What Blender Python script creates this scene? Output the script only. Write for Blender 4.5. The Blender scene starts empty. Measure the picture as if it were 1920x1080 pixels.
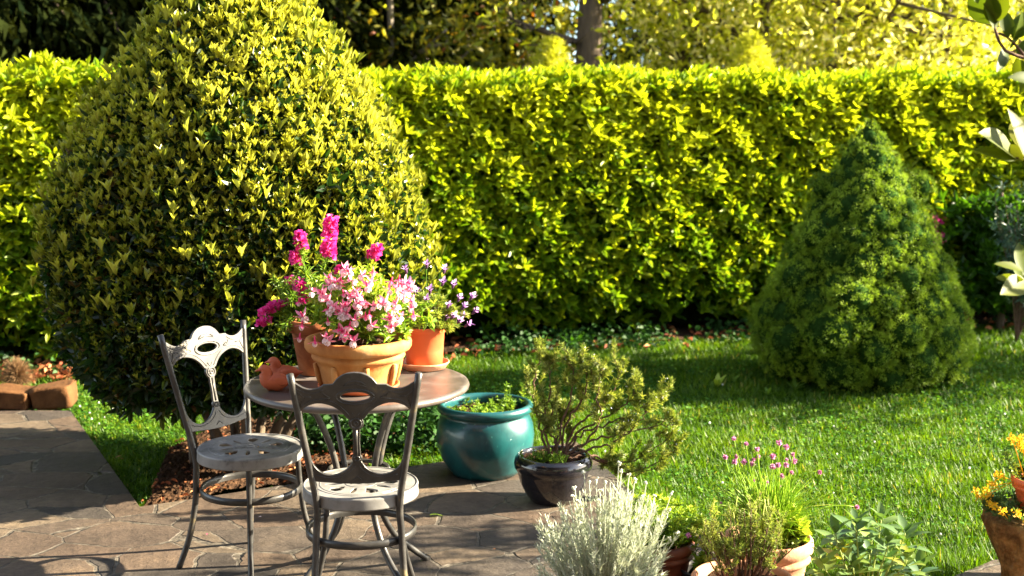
import bpy, math, random
import numpy as np
from mathutils import Vector, Matrix
C = bpy.context; D = bpy.data
scene = C.scene
rng = np.random.default_rng(11)
random.seed(4)
PI = math.pi
# ------------------------------------------------------------------ camera numbers
H = 1.72; F = 2500.0; TH = math.radians(8.19)
cT, sT = math.cos(TH), math.sin(TH)
def P(px, py, Y):
    u = (px-960)/F; v = (py-540)/F
    t = Y/(cT - v*sT)
    return np.array((u*t, Y, H - t*(sT+v*cT)))
def G(px, py, z=0.0):
    u = (px-960)/F; v = (py-540)/F
    t = (H-z)/(sT+v*cT)
    return np.array((u*t, t*(cT - v*sT), z))
SUN_PHI = math.radians(7); SUN_EL = math.radians(24)
SUN = np.array((math.cos(SUN_EL)*math.cos(SUN_PHI), math.cos(SUN_EL)*math.sin(SUN_PHI), math.sin(SUN_EL)))
# ------------------------------------------------------------------ node helpers
def new_mat(name):
    m = D.materials.new(name); m.use_nodes = True
    nt = m.node_tree; nt.nodes.clear()
    out = nt.nodes.new('ShaderNodeOutputMaterial')
    return m, nt, out
def nd(nt, t, **kw):
    n = nt.nodes.new(t)
    for k, v in kw.items():
        if k.startswith('i_'):
            key = k[2:]
            key = int(key) if key.isdigit() else key.replace('_', ' ')
            n.inputs[key].default_value = v
        else: setattr(n, k, v)
    return n
def ramp(nt, stops, interp='LINEAR'):
    r = nt.nodes.new('ShaderNodeValToRGB'); r.color_ramp.interpolation = interp
    els = r.color_ramp.elements
    while len(els) < len(stops): els.new(0.5)
    for e, (p, c) in zip(els, stops):
        e.position = p; e.color = (*c, 1) if len(c) == 3 else c
    return r
def leaf_mat(name, stops, trans=0.35, rough=0.45, spec=0.4, tmul=(1.5, 1.45, 0.6)):
    m, nt, out = new_mat(name); L = nt.links.new
    at = nd(nt, 'ShaderNodeAttribute', attribute_name='tint')
    r = ramp(nt, stops); L(at.outputs['Fac'], r.inputs[0])
    p = nd(nt, 'ShaderNodeBsdfPrincipled', i_Roughness=rough)
    p.inputs['Specular IOR Level'].default_value = spec
    L(r.outputs[0], p.inputs['Base Color'])
    if trans > 0:
        mx = nd(nt, 'ShaderNodeMix', data_type='RGBA', blend_type='MULTIPLY'); mx.inputs[0].default_value = 1
        L(r.outputs[0], mx.inputs[6]); mx.inputs[7].default_value = (*tmul, 1)
        t = nd(nt, 'ShaderNodeBsdfTranslucent'); L(mx.outputs[2], t.inputs[0])
        ms = nd(nt, 'ShaderNodeMixShader'); ms.inputs[0].default_value = trans
        L(p.outputs[0], ms.inputs[1]); L(t.outputs[0], ms.inputs[2]); L(ms.outputs[0], out.inputs[0])
    else: L(p.outputs[0], out.inputs[0])
    return m
def noise_mat(name, stops, scale=8, detail=6, rough=0.7, bump=0.2, bscale=60, spec=0.4, metal=0.0, coat=0.0, stretch=(1, 1, 1), bdist=0.004, rvar=0.0, dist=0.0):
    m, nt, out = new_mat(name); L = nt.links.new
    tc = nd(nt, 'ShaderNodeTexCoord'); mp = nd(nt, 'ShaderNodeMapping'); mp.inputs['Scale'].default_value = stretch
    L(tc.outputs['Object'], mp.inputs[0])
    n = nd(nt, 'ShaderNodeTexNoise', i_Scale=scale, i_Detail=detail, i_Roughness=0.6, i_Distortion=dist); L(mp.outputs[0], n.inputs[0])
    r = ramp(nt, stops); L(n.outputs[0], r.inputs[0])
    p = nd(nt, 'ShaderNodeBsdfPrincipled', i_Roughness=rough, i_Metallic=metal)
    p.inputs['Specular IOR Level'].default_value = spec; p.inputs['Coat Weight'].default_value = coat
    L(r.outputs[0], p.inputs['Base Color'])
    b = nd(nt, 'ShaderNodeTexNoise', i_Scale=bscale, i_Detail=5); L(mp.outputs[0], b.inputs[0])
    bp = nd(nt, 'ShaderNodeBump', i_Strength=bump, i_Distance=bdist); L(b.outputs[0], bp.inputs['Height'])
    L(bp.outputs[0], p.inputs['Normal'])
    if rvar:
        mr = nd(nt, 'ShaderNodeMapRange'); mr.inputs[3].default_value = rough-rvar; mr.inputs[4].default_value = rough+rvar
        L(n.outputs[0], mr.inputs[0]); L(mr.outputs[0], p.inputs['Roughness'])
    L(p.outputs[0], out.inputs[0])
    return m
# ------------------------------------------------------------------ mesh helpers
class MB:
    def __init__(s): s.v = []; s.f = []; s.t = []; s.n = 0
    def add(s, v, faces, tint=0.5):
        """faces: list of int arrays shaped (n,k)"""
        v = np.asarray(v, float).reshape(-1, 3)
        for fa in faces:
            fa = np.asarray(fa, int)
            if fa.size: s.f.append(fa + s.n)
        s.v.append(v); s.t.append(np.broadcast_to(np.asarray(tint, float), (len(v),)).copy()); s.n += len(v)
    def inst(s, tv, tf, pos, rot, scale, tint):
        """tv (k,3) template, tf list of face arrays, pos (n,3), rot (n,3,3) columns = axes, scale (n,) or (n,3)"""
        n = len(pos)
        if n == 0: return
        scale = np.asarray(scale, float)
        if scale.ndim == 1: scale = np.repeat(scale[:, None], 3, 1)
        k = len(tv)
        loc = tv[None]*scale[:, None, :]
        v = np.einsum('nij,nkj->nki', rot, loc) + pos[:, None, :]
        off = (np.arange(n)*k)[:, None, None]
        faces = [(np.asarray(fa)[None]+off).reshape(-1, np.asarray(fa).shape[1]) for fa in tf]
        s.add(v.reshape(-1, 3), faces, np.repeat(tint, k))
    def tube(s, pts, rad, seg=6, tint=0.5, cap=True, flat=None):
        pts = np.asarray(pts, float); n = len(pts); rad = np.broadcast_to(np.asarray(rad, float), (n,))
        tan = np.gradient(pts, axis=0); tan /= np.linalg.norm(tan, axis=1)[:, None]+1e-9
        ref = np.array((0, 0, 1.0)) if abs(tan[0][2]) < 0.9 else np.array((1.0, 0, 0))
        a = np.linspace(0, 2*PI, seg, endpoint=False); rings = []
        x = np.cross(tan[0], ref); x /= np.linalg.norm(x)
        for i in range(n):
            x = x - tan[i]*np.dot(x, tan[i]); x /= np.linalg.norm(x)+1e-9
            y = np.cross(tan[i], x)
            rings.append(pts[i] + rad[i]*(np.cos(a)[:, None]*x + np.sin(a)[:, None]*y))
        v = np.concatenate(rings)
        i, j = np.meshgrid(np.arange(n-1), np.arange(seg), indexing='ij')
        j2 = (j+1) % seg
        q = np.stack([i*seg+j, i*seg+j2, (i+1)*seg+j2, (i+1)*seg+j], -1).reshape(-1, 4)
        fs = [q]
        if cap and seg <= 16: fs += [np.arange(seg)[::-1][None], (np.arange(seg)+(n-1)*seg)[None]]
        s.add(v, fs, tint)
    def lathe(s, prof, seg=64, center=(0, 0, 0), tint=0.5, cap_bottom=True, cap_top=False, wob=0.0):
        prof = np.asarray(prof, float); n = len(prof)
        a = np.linspace(0, 2*PI, seg, endpoint=False)
        rr = 1 + wob*np.sin(a*2+1.0) + wob*.6*np.sin(a*3+.3)
        v = np.stack([prof[:, 0, None]*np.cos(a)*rr, prof[:, 0, None]*np.sin(a)*rr, np.repeat(prof[:, 1, None], seg, 1)], -1).reshape(-1, 3) + np.asarray(center)
        i, j = np.meshgrid(np.arange(n-1), np.arange(seg), indexing='ij'); j2 = (j+1) % seg
        q = np.stack([i*seg+j, i*seg+j2, (i+1)*seg+j2, (i+1)*seg+j], -1).reshape(-1, 4)
        fs = [q]
        if cap_bottom: fs.append(np.arange(seg)[::-1][None])
        if cap_top: fs.append((np.arange(seg)+(n-1)*seg)[None])
        s.add(v, fs, tint)
    def build(s, name, mat, parent=None, loc=None, smooth=True):
        me = D.meshes.new(name); v = np.concatenate(s.v); t = np.concatenate(s.t)
        me.vertices.add(len(v)); me.vertices.foreach_set('co', v.astype(np.float32).ravel())
        li = np.concatenate([f.ravel() for f in s.f]); tot = np.concatenate([np.full(len(f), f.shape[1]) for f in s.f])
        st = np.concatenate([[0], np.cumsum(tot)[:-1]])
        me.loops.add(len(li)); me.loops.foreach_set('vertex_index', li.astype(np.int32))
        me.polygons.add(len(tot)); me.polygons.foreach_set('loop_start', st.astype(np.int32))
        me.polygons.foreach_set('use_smooth', np.full(len(tot), smooth))
        me.update(calc_edges=True)
        at = me.attributes.new('tint', 'FLOAT', 'POINT'); at.data.foreach_set('value', t.astype(np.float32))
        me.materials.append(mat)
        return link(D.objects.new(name, me), parent, loc)
def link(o, parent=None, loc=None):
    scene.collection.objects.link(o)
    if parent is not None: o.parent = parent
    if loc is not None: o.location = loc
    return o
def tag(o, label=None, cat=None, group=None, kind=None):
    if label: o['label'] = label
    if cat: o['category'] = cat
    if group: o['group'] = group
    if kind: o['kind'] = kind
    return o
def empty(name, loc, label, cat, group=None, rz=0):
    o = D.objects.new(name, None); link(o, None, loc); o.rotation_euler = (0, 0, rz)
    o.empty_display_size = 0.1
    return tag(o, label, cat, group)
def copy_tree(o, parent=None):
    c = o.copy(); scene.collection.objects.link(c); c.parent = parent
    for ch in o.children: copy_tree(ch, c)
    return c
def unit(a): return a/(np.linalg.norm(a, axis=-1, keepdims=True)+1e-9)
def frames(d, nrm):
    """rotation with Y axis = d, Z approx nrm"""
    y = unit(d); x = unit(np.cross(y, nrm)); z = np.cross(x, y)
    return np.stack([x, y, z], -1)
def rand_dirs(n): return unit(rng.normal(size=(n, 3)))
def bez(p0, p1, p2, p3, n=12):
    t = np.linspace(0, 1, n)[:, None]; p0, p1, p2, p3 = map(np.asarray, (p0, p1, p2, p3))
    return (1-t)**3*p0+3*(1-t)**2*t*p1+3*(1-t)*t*t*p2+t**3*p3
def spline(pts, n=24):
    """Catmull-Rom through pts"""
    p = np.asarray(pts, float); p = np.vstack([2*p[0]-p[1], p, 2*p[-1]-p[-2]]); out = []
    m = len(p)-3; k = max(2, n//m)
    for i in range(m):
        t = np.linspace(0, 1, k, endpoint=False)[:, None]; a, b, c, d = p[i:i+4]
        out.append(.5*((2*b)+(-a+c)*t+(2*a-5*b+4*c-d)*t*t+(-a+3*b-3*c+d)*t**3))
    out.append(p[-2][None]); return np.concatenate(out)
# leaf templates (tip along +Y, base at origin, unit length)
def leaf_t(w, fold=0.12, curl=0.12):
    v = np.array([(0, 0, 0), (-w*.42, .3, fold*w*2+curl*.1), (-w*.45, .66, fold*w*2-curl*.3), (0, 1, -curl), (w*.45, .66, fold*w*2-curl*.3), (w*.42, .3, fold*w*2+curl*.1)])
    return v, [np.array([(0, 3, 2, 1), (0, 5, 4, 3)])]
def leaf_fine(w, curl=0.2, fold=.25, n=7):
    ys = np.linspace(0, 1, n); hw = w/2*np.sin(PI*ys**.85)**.8; hw[0] = w*.03; hw[-1] = 0.001
    z = -curl*ys**2; v = []
    for y, h, zz in zip(ys, hw, z): v += [(-h, y, zz+fold*h), (0, y, zz), (h, y, zz+fold*h)]
    f = []
    for i in range(n-1):
        a = i*3; f += [(a, a+1, a+4, a+3), (a+1, a+2, a+5, a+4)]
    return np.array(v), [np.array(f)]
LEAF_B = leaf_t(.42); LEAF_M = leaf_t(.34); LEAF_N = leaf_t(.13, .1, .15)
TRI = (np.array([(-.5, 0, 0), (.5, 0, 0), (0, 1, 0)]), [np.array([(0, 1, 2)])])
DIAM = (np.array([(0, 0, 0), (-.3, .5, .06), (0, 1, 0), (.3, .5, .06)]), [np.array([(0, 3, 2, 1)])])
def rosettes(mb, pos, axis, k, L, spread, tmpl, tint, jit=.25):
    """k leaves round each axis"""
    n = len(pos); axis = unit(axis); e1 = unit(np.cross(axis, rand_dirs(n))); e2 = np.cross(axis, e1)
    ph0 = rng.uniform(0, 2*PI, n)
    for j in range(k):
        ph = ph0 + j*2*PI/k + rng.normal(0, jit, n); sp = spread*(1+rng.normal(0, .25, n))
        rad = np.cos(ph)[:, None]*e1+np.sin(ph)[:, None]*e2
        d = unit(np.cos(sp)[:, None]*axis+np.sin(sp)[:, None]*rad)
        nr = np.cos(sp)[:, None]*-rad+np.sin(sp)[:, None]*axis
        ln = L*rng.uniform(.7, 1.15, n)
        mb.inst(*tmpl, pos+axis*(rng.uniform(-.1, .1, n)*L)[:, None], frames(d, nr), ln, np.clip(tint+rng.normal(0, .06, n), 0, 1))
def ico(r=1, sub=1):
    import bmesh
    bm = bmesh.new(); bmesh.ops.create_icosphere(bm, subdivisions=sub, radius=r)
    v = np.array([x.co[:] for x in bm.verts]); f = np.array([[q.index for q in x.verts] for x in bm.faces]); bm.free()
    return v, [f]
ICO1 = ico(1, 1); ICO2 = ico(1, 2)
def curve_mesh(name, loops, depth, bevel=0.0015, res=2):
    cu = D.curves.new(name, 'CURVE'); cu.dimensions = '2D'; cu.fill_mode = 'BOTH'; cu.extrude = depth/2; cu.bevel_depth = bevel; cu.bevel_resolution = res
    for lp in loops:
        sp = cu.splines.new('POLY'); sp.points.add(len(lp)-1); sp.use_cyclic_u = True
        for p, (x, y) in zip(sp.points, lp): p.co = (x, y, 0, 1)
    ob = D.objects.new(name, cu); scene.collection.objects.link(ob)
    C.view_layer.update()
    me = D.meshes.new_from_object(ob.evaluated_get(C.evaluated_depsgraph_get())); me.name = name
    D.objects.remove(ob); D.curves.remove(cu)
    return me
def mesh_obj(name, me, mat, parent=None, loc=None):
    me.materials.clear(); me.materials.append(mat)
    return link(D.objects.new(name, me), parent, loc)
# ------------------------------------------------------------------ materials
M = {}
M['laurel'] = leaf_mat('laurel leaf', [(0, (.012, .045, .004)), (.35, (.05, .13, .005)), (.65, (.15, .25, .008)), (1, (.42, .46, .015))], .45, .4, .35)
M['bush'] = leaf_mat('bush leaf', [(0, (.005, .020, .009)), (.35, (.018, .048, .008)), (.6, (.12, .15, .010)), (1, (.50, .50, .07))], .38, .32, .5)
M['spruce'] = leaf_mat('spruce needle', [(0, (.07, .13, .009)), (.5, (.22, .33, .022)), (1, (.38, .50, .05))], .25, .6, .2, (1.2, 1.2, .8))
M['grass'] = leaf_mat('grass blade', [(0, (.015, .038, .002)), (.5, (.055, .125, .004)), (.85, (.14, .23, .008)), (1, (.34, .30, .07))], .40, .5, .25)
M['clover'] = leaf_mat('clover leaf', [(0, (.02, .08, .012)), (.6, (.07, .2, .015)), (1, (.2, .32, .03))], .3, .6, .12)
M['dark_tree'] = leaf_mat('dark conifer foliage', [(0, (.003, .007, .002)), (1, (.022, .028, .005))], .1, .9, .02)
M['mid_tree'] = leaf_mat('woodland leaf', [(0, (.02, .045, .008)), (.5, (.09, .11, .012)), (.85, (.30, .27, .02)), (1, (.30, .08, .015))], .4, .45, .3)
M['yellow_tree'] = leaf_mat('yellow green leaf', [(0, (.03, .05, .006)), (.5, (.26, .30, .015)), (.9, (.66, .66, .08)), (1, (.8, .75, .45))], .5, .4, .4)
M['bark'] = noise_mat('bark', [(.3, (.03, .02, .014)), (.7, (.12, .085, .055))], 12, 8, .9, .9, 30, stretch=(1, 1, .25), bdist=.02)
M['pale_bark'] = noise_mat('pale bark', [(.3, (.10, .08, .06)), (.7, (.42, .36, .28))], 5, 8, .9, .8, 25, stretch=(1, 1, .3), bdist=.02)
M['twig'] = noise_mat('twig', [(.3, (.06, .032, .02)), (.7, (.16, .09, .06))], 30, 4, .9, .4, 120)
M['hedge_core'] = noise_mat('shaded twigs', [(.3, (.004, .007, .003)), (.7, (.016, .022, .008))], 20, 6, 1, .8, 40, spec=0, bdist=.03)  # near black stands in for the shade inside hedge and bush
M['spruce_core'] = noise_mat('shade between needles', [(.3, (.008, .02, .004)), (.7, (.03, .07, .014))], 40, 6, 1, .8, 80, spec=0, bdist=.02)  # dark green stands in for the shade between the clumps
M['iron'] = noise_mat('painted iron', [(.28, (.014, .014, .014)), (.5, (.036, .034, .033)), (.60, (.060, .056, .052)), (.66, (.13, .10, .05)), (.74, (.17, .15, .09))], 11, 8, .34, .15, 220, spec=.5, rvar=.14, bdist=.001)
M['iron_seat'] = noise_mat('sunlit seat iron', [(.3, (.05, .048, .047)), (.45, (.18, .175, .17)), (.8, (.27, .262, .26))], 16, 9, .45, .2, 200, spec=.5, rvar=.1, bdist=.001)  # lighter copy of the chair iron, sunlight put into its colour
M['iron_table'] = noise_mat('table iron', [(.3, (.055, .044, .038)), (.55, (.10, .082, .072)), (.75, (.17, .15, .135))], 9, 8, .36, .2, 160, spec=.5, rvar=.15, bdist=.001)
M['terra_light'] = noise_mat('pale terracotta', [(.3, (.26, .09, .022)), (.5, (.44, .18, .05)), (.62, (.50, .25, .085)), (.75, (.62, .42, .24))], 6, 8, .8, .35, 70, spec=.25, dist=.6)
M['terra_dark'] = noise_mat('brown terracotta', [(.3, (.15, .04, .016)), (.5, (.33, .11, .04)), (.63, (.40, .17, .08)), (.75, (.50, .32, .22))], 8, 8, .8, .3, 80, spec=.25, dist=.5)
M['terra_red'] = noise_mat('red plastic clay', [(.3, (.52, .10, .03)), (.7, (.62, .15, .05))], 5, 4, .5, .1, 90, spec=.4)
M['terra_pink'] = noise_mat('weathered terracotta', [(.25, (.36, .15, .08)), (.5, (.55, .27, .16)), (.8, (.72, .48, .34))], 9, 9, .85, .35, 70, spec=.2, dist=.8)
M['bird_clay'] = noise_mat('bird clay', [(.3, (.36, .07, .025)), (.7, (.5, .12, .045))], 12, 5, .6, .2, 110, spec=.35)
M['black_glaze'] = noise_mat('black glaze', [(.3, (.005, .005, .008)), (.7, (.012, .011, .016))], 4, 4, .13, .08, 22, spec=.6, coat=.4, bdist=.003)
M['black_plastic'] = noise_mat('black plastic', [(.3, (.008, .008, .009)), (.7, (.016, .016, .018))], 4, 4, .4, .05, 60)
M['brown_plastic'] = noise_mat('brown plastic', [(.3, (.10, .025, .012)), (.7, (.16, .045, .02))], 4, 4, .5, .1, 60)
M['soil'] = noise_mat('soil', [(.3, (.012, .007, .004)), (.55, (.05, .026, .014)), (.8, (.13, .07, .035))], 26, 10, 1, 1, 60, spec=.1, bdist=.02)
M['stone'] = noise_mat('edging stone', [(.25, (.05, .020, .007)), (.6, (.11, .048, .016)), (.85, (.17, .09, .04))], 9, 9, .85, .6, 40, spec=.2, bdist=.01)
M['rough_stone'] = noise_mat('mossy rough stone', [(.25, (.02, .012, .006)), (.45, (.10, .055, .02)), (.62, (.26, .16, .06)), (.8, (.42, .33, .16))], 14, 10, .95, 1, 26, spec=.1, bdist=.03)
M['magenta'] = leaf_mat('magenta petal', [(0, (.60, .015, .22)), (1, (.90, .10, .42))], .35, .5, .2, (1.1, 1, 1.1))
M['fuchsia_pink'] = leaf_mat('pink sepal', [(0, (.80, .04, .22)), (1, (.90, .46, .64))], .35, .45, .25, (1.1, .9, .9))
M['fuchsia_white'] = leaf_mat('white petal', [(0, (.85, .55, .6)), (1, (.9, .82, .82))], .35, .5, .2, (1, .95, .95))
M['lavender_fl'] = leaf_mat('lavender petal', [(0, (.50, .24, .66)), (1, (.74, .48, .80))], .35, .5, .2, (1, .9, 1.1))
M['lavender_head'] = leaf_mat('lavender head', [(0, (.05, .02, .06)), (1, (.14, .06, .14))], .1, .7, .2, (1, 1, 1))
M['chive_fl'] = leaf_mat('chive flower', [(0, (.45, .12, .32)), (1, (.75, .42, .58))], .3, .5, .2, (1, .9, 1))
M['white_fl'] = leaf_mat('white flower', [(0, (.7, .7, .7)), (1, (.85, .85, .85))], .3, .5, .2, (1, 1, 1))
M['blue_fl'] = leaf_mat('pale blue flower', [(0, (.45, .48, .7)), (1, (.7, .7, .82))], .3, .5, .2, (1, 1, 1))
M['yellow_fl'] = leaf_mat('yellow flower', [(0, (.75, .4, .02)), (1, (.85, .62, .03))], .3, .5, .2, (1, 1, 1))
M['fresh'] = leaf_mat('fresh plant leaf', [(0, (.05, .12, .015)), (.5, (.16, .28, .03)), (1, (.38, .46, .06))], .35, .45, .3)
M['lav_leaf'] = leaf_mat('grey green needle leaf', [(0, (.12, .2, .04)), (1, (.46, .50, .15))], .25, .55, .3)
M['rosemary'] = leaf_mat('rosemary needle', [(0, (.06, .11, .02)), (.5, (.19, .25, .04)), (1, (.52, .54, .18))], .25, .45, .4)
M['silver'] = leaf_mat('silver leaf', [(0, (.22, .28, .18)), (.5, (.42, .46, .36)), (1, (.66, .68, .6))], .25, .6, .25, (1.1, 1.1, .8))
M['sage'] = leaf_mat('sage leaf', [(0, (.04, .10, .04)), (.5, (.12, .20, .06)), (.8, (.25, .32, .05)), (1, (.45, .33, .03))], .3, .5, .35)
M['chive'] = leaf_mat('chive blade', [(0, (.08, .20, .012)), (.6, (.26, .42, .02)), (1, (.5, .52, .10))], .3, .4, .4)
M['near_leaf'] = leaf_mat('near leathery leaf', [(0, (.02, .055, .005)), (.6, (.08, .11, .006)), (1, (.20, .19, .010))], .4, .5, .2)
M['blue_leaf'] = leaf_mat('blue green leaf', [(0, (.02, .06, .035)), (1, (.09, .17, .13))], .2, .4, .4)
M['red_leaf'] = leaf_mat('dry leaf', [(0, (.10, .025, .01)), (.5, (.26, .07, .025)), (1, (.45, .22, .09))], .15, .7, .2, (1, 1, 1))
M['olive_leaf'] = leaf_mat('withered olive leaf', [(0, (.06, .03, .008)), (.6, (.14, .09, .02)), (1, (.26, .16, .05))], .2, .6, .2)
M['ivy'] = leaf_mat('ivy leaf', [(0, (.008, .03, .006)), (1, (.03, .09, .015))], .15, .55, .15)
def mat_paving():
    m, nt, out = new_mat('crazy paving'); L = nt.links.new
    tc = nd(nt, 'ShaderNodeTexCoord')
    w = nd(nt, 'ShaderNodeTexNoise', i_Scale=2.2, i_Detail=4); L(tc.outputs['Object'], w.inputs[0])
    mv = nd(nt, 'ShaderNodeMix', data_type='VECTOR'); mv.inputs[0].default_value = .13; L(tc.outputs['Object'], mv.inputs[4]); L(w.outputs['Color'], mv.inputs[5])
    mp = nd(nt, 'ShaderNodeMapping'); mp.inputs['Scale'].default_value = (1, 1.25, 1); mp.inputs['Rotation'].default_value = (0, 0, .4); L(mv.outputs[1], mp.inputs[0])
    ve = nd(nt, 'ShaderNodeTexVoronoi', feature='DISTANCE_TO_EDGE', i_Scale=3.7); ve.inputs['Randomness'].default_value = 1; L(mp.outputs[0], ve.inputs[0])
    vc = nd(nt, 'ShaderNodeTexVoronoi', feature='F1', i_Scale=3.7); L(mp.outputs[0], vc.inputs[0])
    fine = nd(nt, 'ShaderNodeTexNoise', i_Scale=26, i_Detail=10, i_Roughness=.7); L(tc.outputs['Object'], fine.inputs[0])
    big = nd(nt, 'ShaderNodeTexNoise', i_Scale=3.3, i_Detail=6, i_Roughness=.65); L(tc.outputs['Object'], big.inputs[0])
    sep = nd(nt, 'ShaderNodeSeparateColor'); L(vc.outputs['Color'], sep.inputs[0])
    cs = ramp(nt, [(0, (.034, .030, .028)), (.35, (.056, .045, .037)), (.65, (.078, .055, .040)), (1, (.105, .084, .062))]); L(sep.outputs[0], cs.inputs[0])
    r2 = ramp(nt, [(.25, (.45, .42, .40)), (.55, (1, .95, .9)), (.8, (1.5, 1.4, 1.2))]); L(big.outputs[0], r2.inputs[0])
    mm = nd(nt, 'ShaderNodeMix', data_type='RGBA', blend_type='MULTIPLY'); mm.inputs[0].default_value = 1; L(cs.outputs[0], mm.inputs[6]); L(r2.outputs[0], mm.inputs[7])
    r3 = ramp(nt, [(.3, (.65, .62, .6)), (.7, (1.3, 1.3, 1.3))]); L(fine.outputs[0], r3.inputs[0])
    m2 = nd(nt, 'ShaderNodeMix', data_type='RGBA', blend_type='MULTIPLY'); m2.inputs[0].default_value = 1; L(mm.outputs[2], m2.inputs[6]); L(r3.outputs[0], m2.inputs[7])
    # joints: width varies along its run
    wn = nd(nt, 'ShaderNodeTexNoise', i_Scale=5.0, i_Detail=4); L(tc.outputs['Object'], wn.inputs[0])
    wr = nd(nt, 'ShaderNodeMapRange'); wr.inputs[1].default_value = .35; wr.inputs[2].default_value = .7; wr.inputs[3].default_value = .008; wr.inputs[4].default_value = .040; L(wn.outputs[0], wr.inputs[0])
    ls = nd(nt, 'ShaderNodeMath', operation='DIVIDE'); L(ve.outputs['Distance'], ls.inputs[0]); L(wr.outputs[0], ls.inputs[1])
    jr = ramp(nt, [(.55, (1, 1, 1)), (1, (0, 0, 0))]); L(ls.outputs[0], jr.inputs[0])
    jc = ramp(nt, [(.38, (.014, .011, .009)), (.50, (.07, .058, .045)), (.66, (.16, .14, .11))]); L(fine.outputs[0], jc.inputs[0])
    m3 = nd(nt, 'ShaderNodeMix', data_type='RGBA'); L(jr.outputs[0], m3.inputs[0]); L(m2.outputs[2], m3.inputs[6]); L(jc.outputs[0], m3.inputs[7])
    p = nd(nt, 'ShaderNodeBsdfPrincipled', i_Roughness=.72); p.inputs['Specular IOR Level'].default_value = .4
    L(m3.outputs[2], p.inputs['Base Color'])
    a1 = nd(nt, 'ShaderNodeMath', operation='MULTIPLY', i_1=.35); L(fine.outputs[0], a1.inputs[0])
    a2 = nd(nt, 'ShaderNodeMath', operation='MULTIPLY_ADD', i_1=-.9); L(jr.outputs[0], a2.inputs[0]); L(a1.outputs[0], a2.inputs[2])
    a3 = nd(nt, 'ShaderNodeMath', operation='MULTIPLY_ADD', i_1=1.0); L(big.outputs[0], a3.inputs[0]); L(a2.outputs[0], a3.inputs[2])
    bp = nd(nt, 'ShaderNodeBump', i_Strength=1, i_Distance=.016); L(a3.outputs[0], bp.inputs['Height']); L(bp.outputs[0], p.inputs['Normal'])
    L(p.outputs[0], out.inputs[0]); return m
M['paving'] = mat_paving()
M['turf'] = noise_mat('turf soil', [(.3, (.012, .03, .005)), (.55, (.03, .07, .01)), (.8, (.05, .10, .015))], 14, 8, 1, 1, 60, spec=0, bdist=.02)
def mat_teal():
    m, nt, out = new_mat('teal glaze'); L = nt.links.new
    tc = nd(nt, 'ShaderNodeTexCoord'); mp = nd(nt, 'ShaderNodeMapping'); mp.inputs['Scale'].default_value = (1, 1, .45); L(tc.outputs['Object'], mp.inputs[0])
    n = nd(nt, 'ShaderNodeTexNoise', i_Scale=9, i_Detail=8, i_Roughness=.65); L(mp.outputs[0], n.inputs[0])
    r = ramp(nt, [(.28, (.002, .026, .032)), (.5, (.004, .062, .070)), (.75, (.011, .105, .108))]); L(n.outputs[0], r.inputs[0])
    s = nd(nt, 'ShaderNodeTexNoise', i_Scale=55, i_Detail=3); L(mp.outputs[0], s.inputs[0])
    sr = ramp(nt, [(.70, (0, 0, 0)), (.76, (1, 1, 1))]); L(s.outputs[0], sr.inputs[0])
    mx = nd(nt, 'ShaderNodeMix', data_type='RGBA'); L(sr.outputs[0], mx.inputs[0]); L(r.outputs[0], mx.inputs[6]); mx.inputs[7].default_value = (.09, .3, .27, 1)
    p = nd(nt, 'ShaderNodeBsdfPrincipled', i_Roughness=.34); p.inputs['Coat Weight'].default_value = .35; p.inputs['Coat Roughness'].default_value = .1
    L(mx.outputs[2], p.inputs['Base Color'])
    b = nd(nt, 'ShaderNodeTexNoise', i_Scale=7, i_Detail=2); L(tc.outputs['Object'], b.inputs[0])
    bp = nd(nt, 'ShaderNodeBump', i_Strength=.12, i_Distance=.01); L(b.outputs[0], bp.inputs['Height']); L(bp.outputs[0], p.inputs['Normal']); L(bp.outputs[0], p.inputs['Coat Normal'])
    L(p.outputs[0], out.inputs[0]); return m
M['teal'] = mat_teal()

# ================================================================== SETTING
def sheet(name, poly, z, mat, depth=0.0):
    """flat polygon with optional side skirt"""
    mb = MB(); n = len(poly); p = np.array([(x, y, z) for x, y in poly])
    mb.add(p, [np.arange(n)[None]])
    if depth:
        q = p.copy(); q[:, 2] -= depth; i = np.arange(n); j = (i+1) % n
        mb.add(np.vstack([p, q]), [np.stack([i, i+n, j+n, j], -1)])
    return tag(mb.build(name, mat, smooth=False), kind='structure')
def to2(p): return (float(p[0]), float(p[1]))
# lawn ground: one sheet to the horizon with very gentle undulation
def lawn():
    xs = np.concatenate([np.linspace(-300, -12, 8), np.linspace(-10, 12, 60), np.linspace(14, 300, 8)])
    ys = np.concatenate([np.linspace(-20, 0, 4), np.linspace(1, 16, 60), np.linspace(18, 500, 14)])
    X, Y = np.meshgrid(xs, ys)
    Z = lawn_z(X, Y); n, m = X.shape
    i, j = np.meshgrid(np.arange(n-1), np.arange(m-1), indexing='ij')
    q = np.stack([i*m+j, i*m+j+1, (i+1)*m+j+1, (i+1)*m+j], -1).reshape(-1, 4)
    mb = MB(); mb.add(np.stack([X, Y, Z], -1).reshape(-1, 3), [q]); return tag(mb.build('lawn_ground', M['turf']), kind='structure')
def lawn_z(X, Y): return -.03 + .008*np.sin(X*1.7+.4)*np.cos(Y*1.3) + .004*np.sin(X*4.1+Y*3.3)
lawn()
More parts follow.
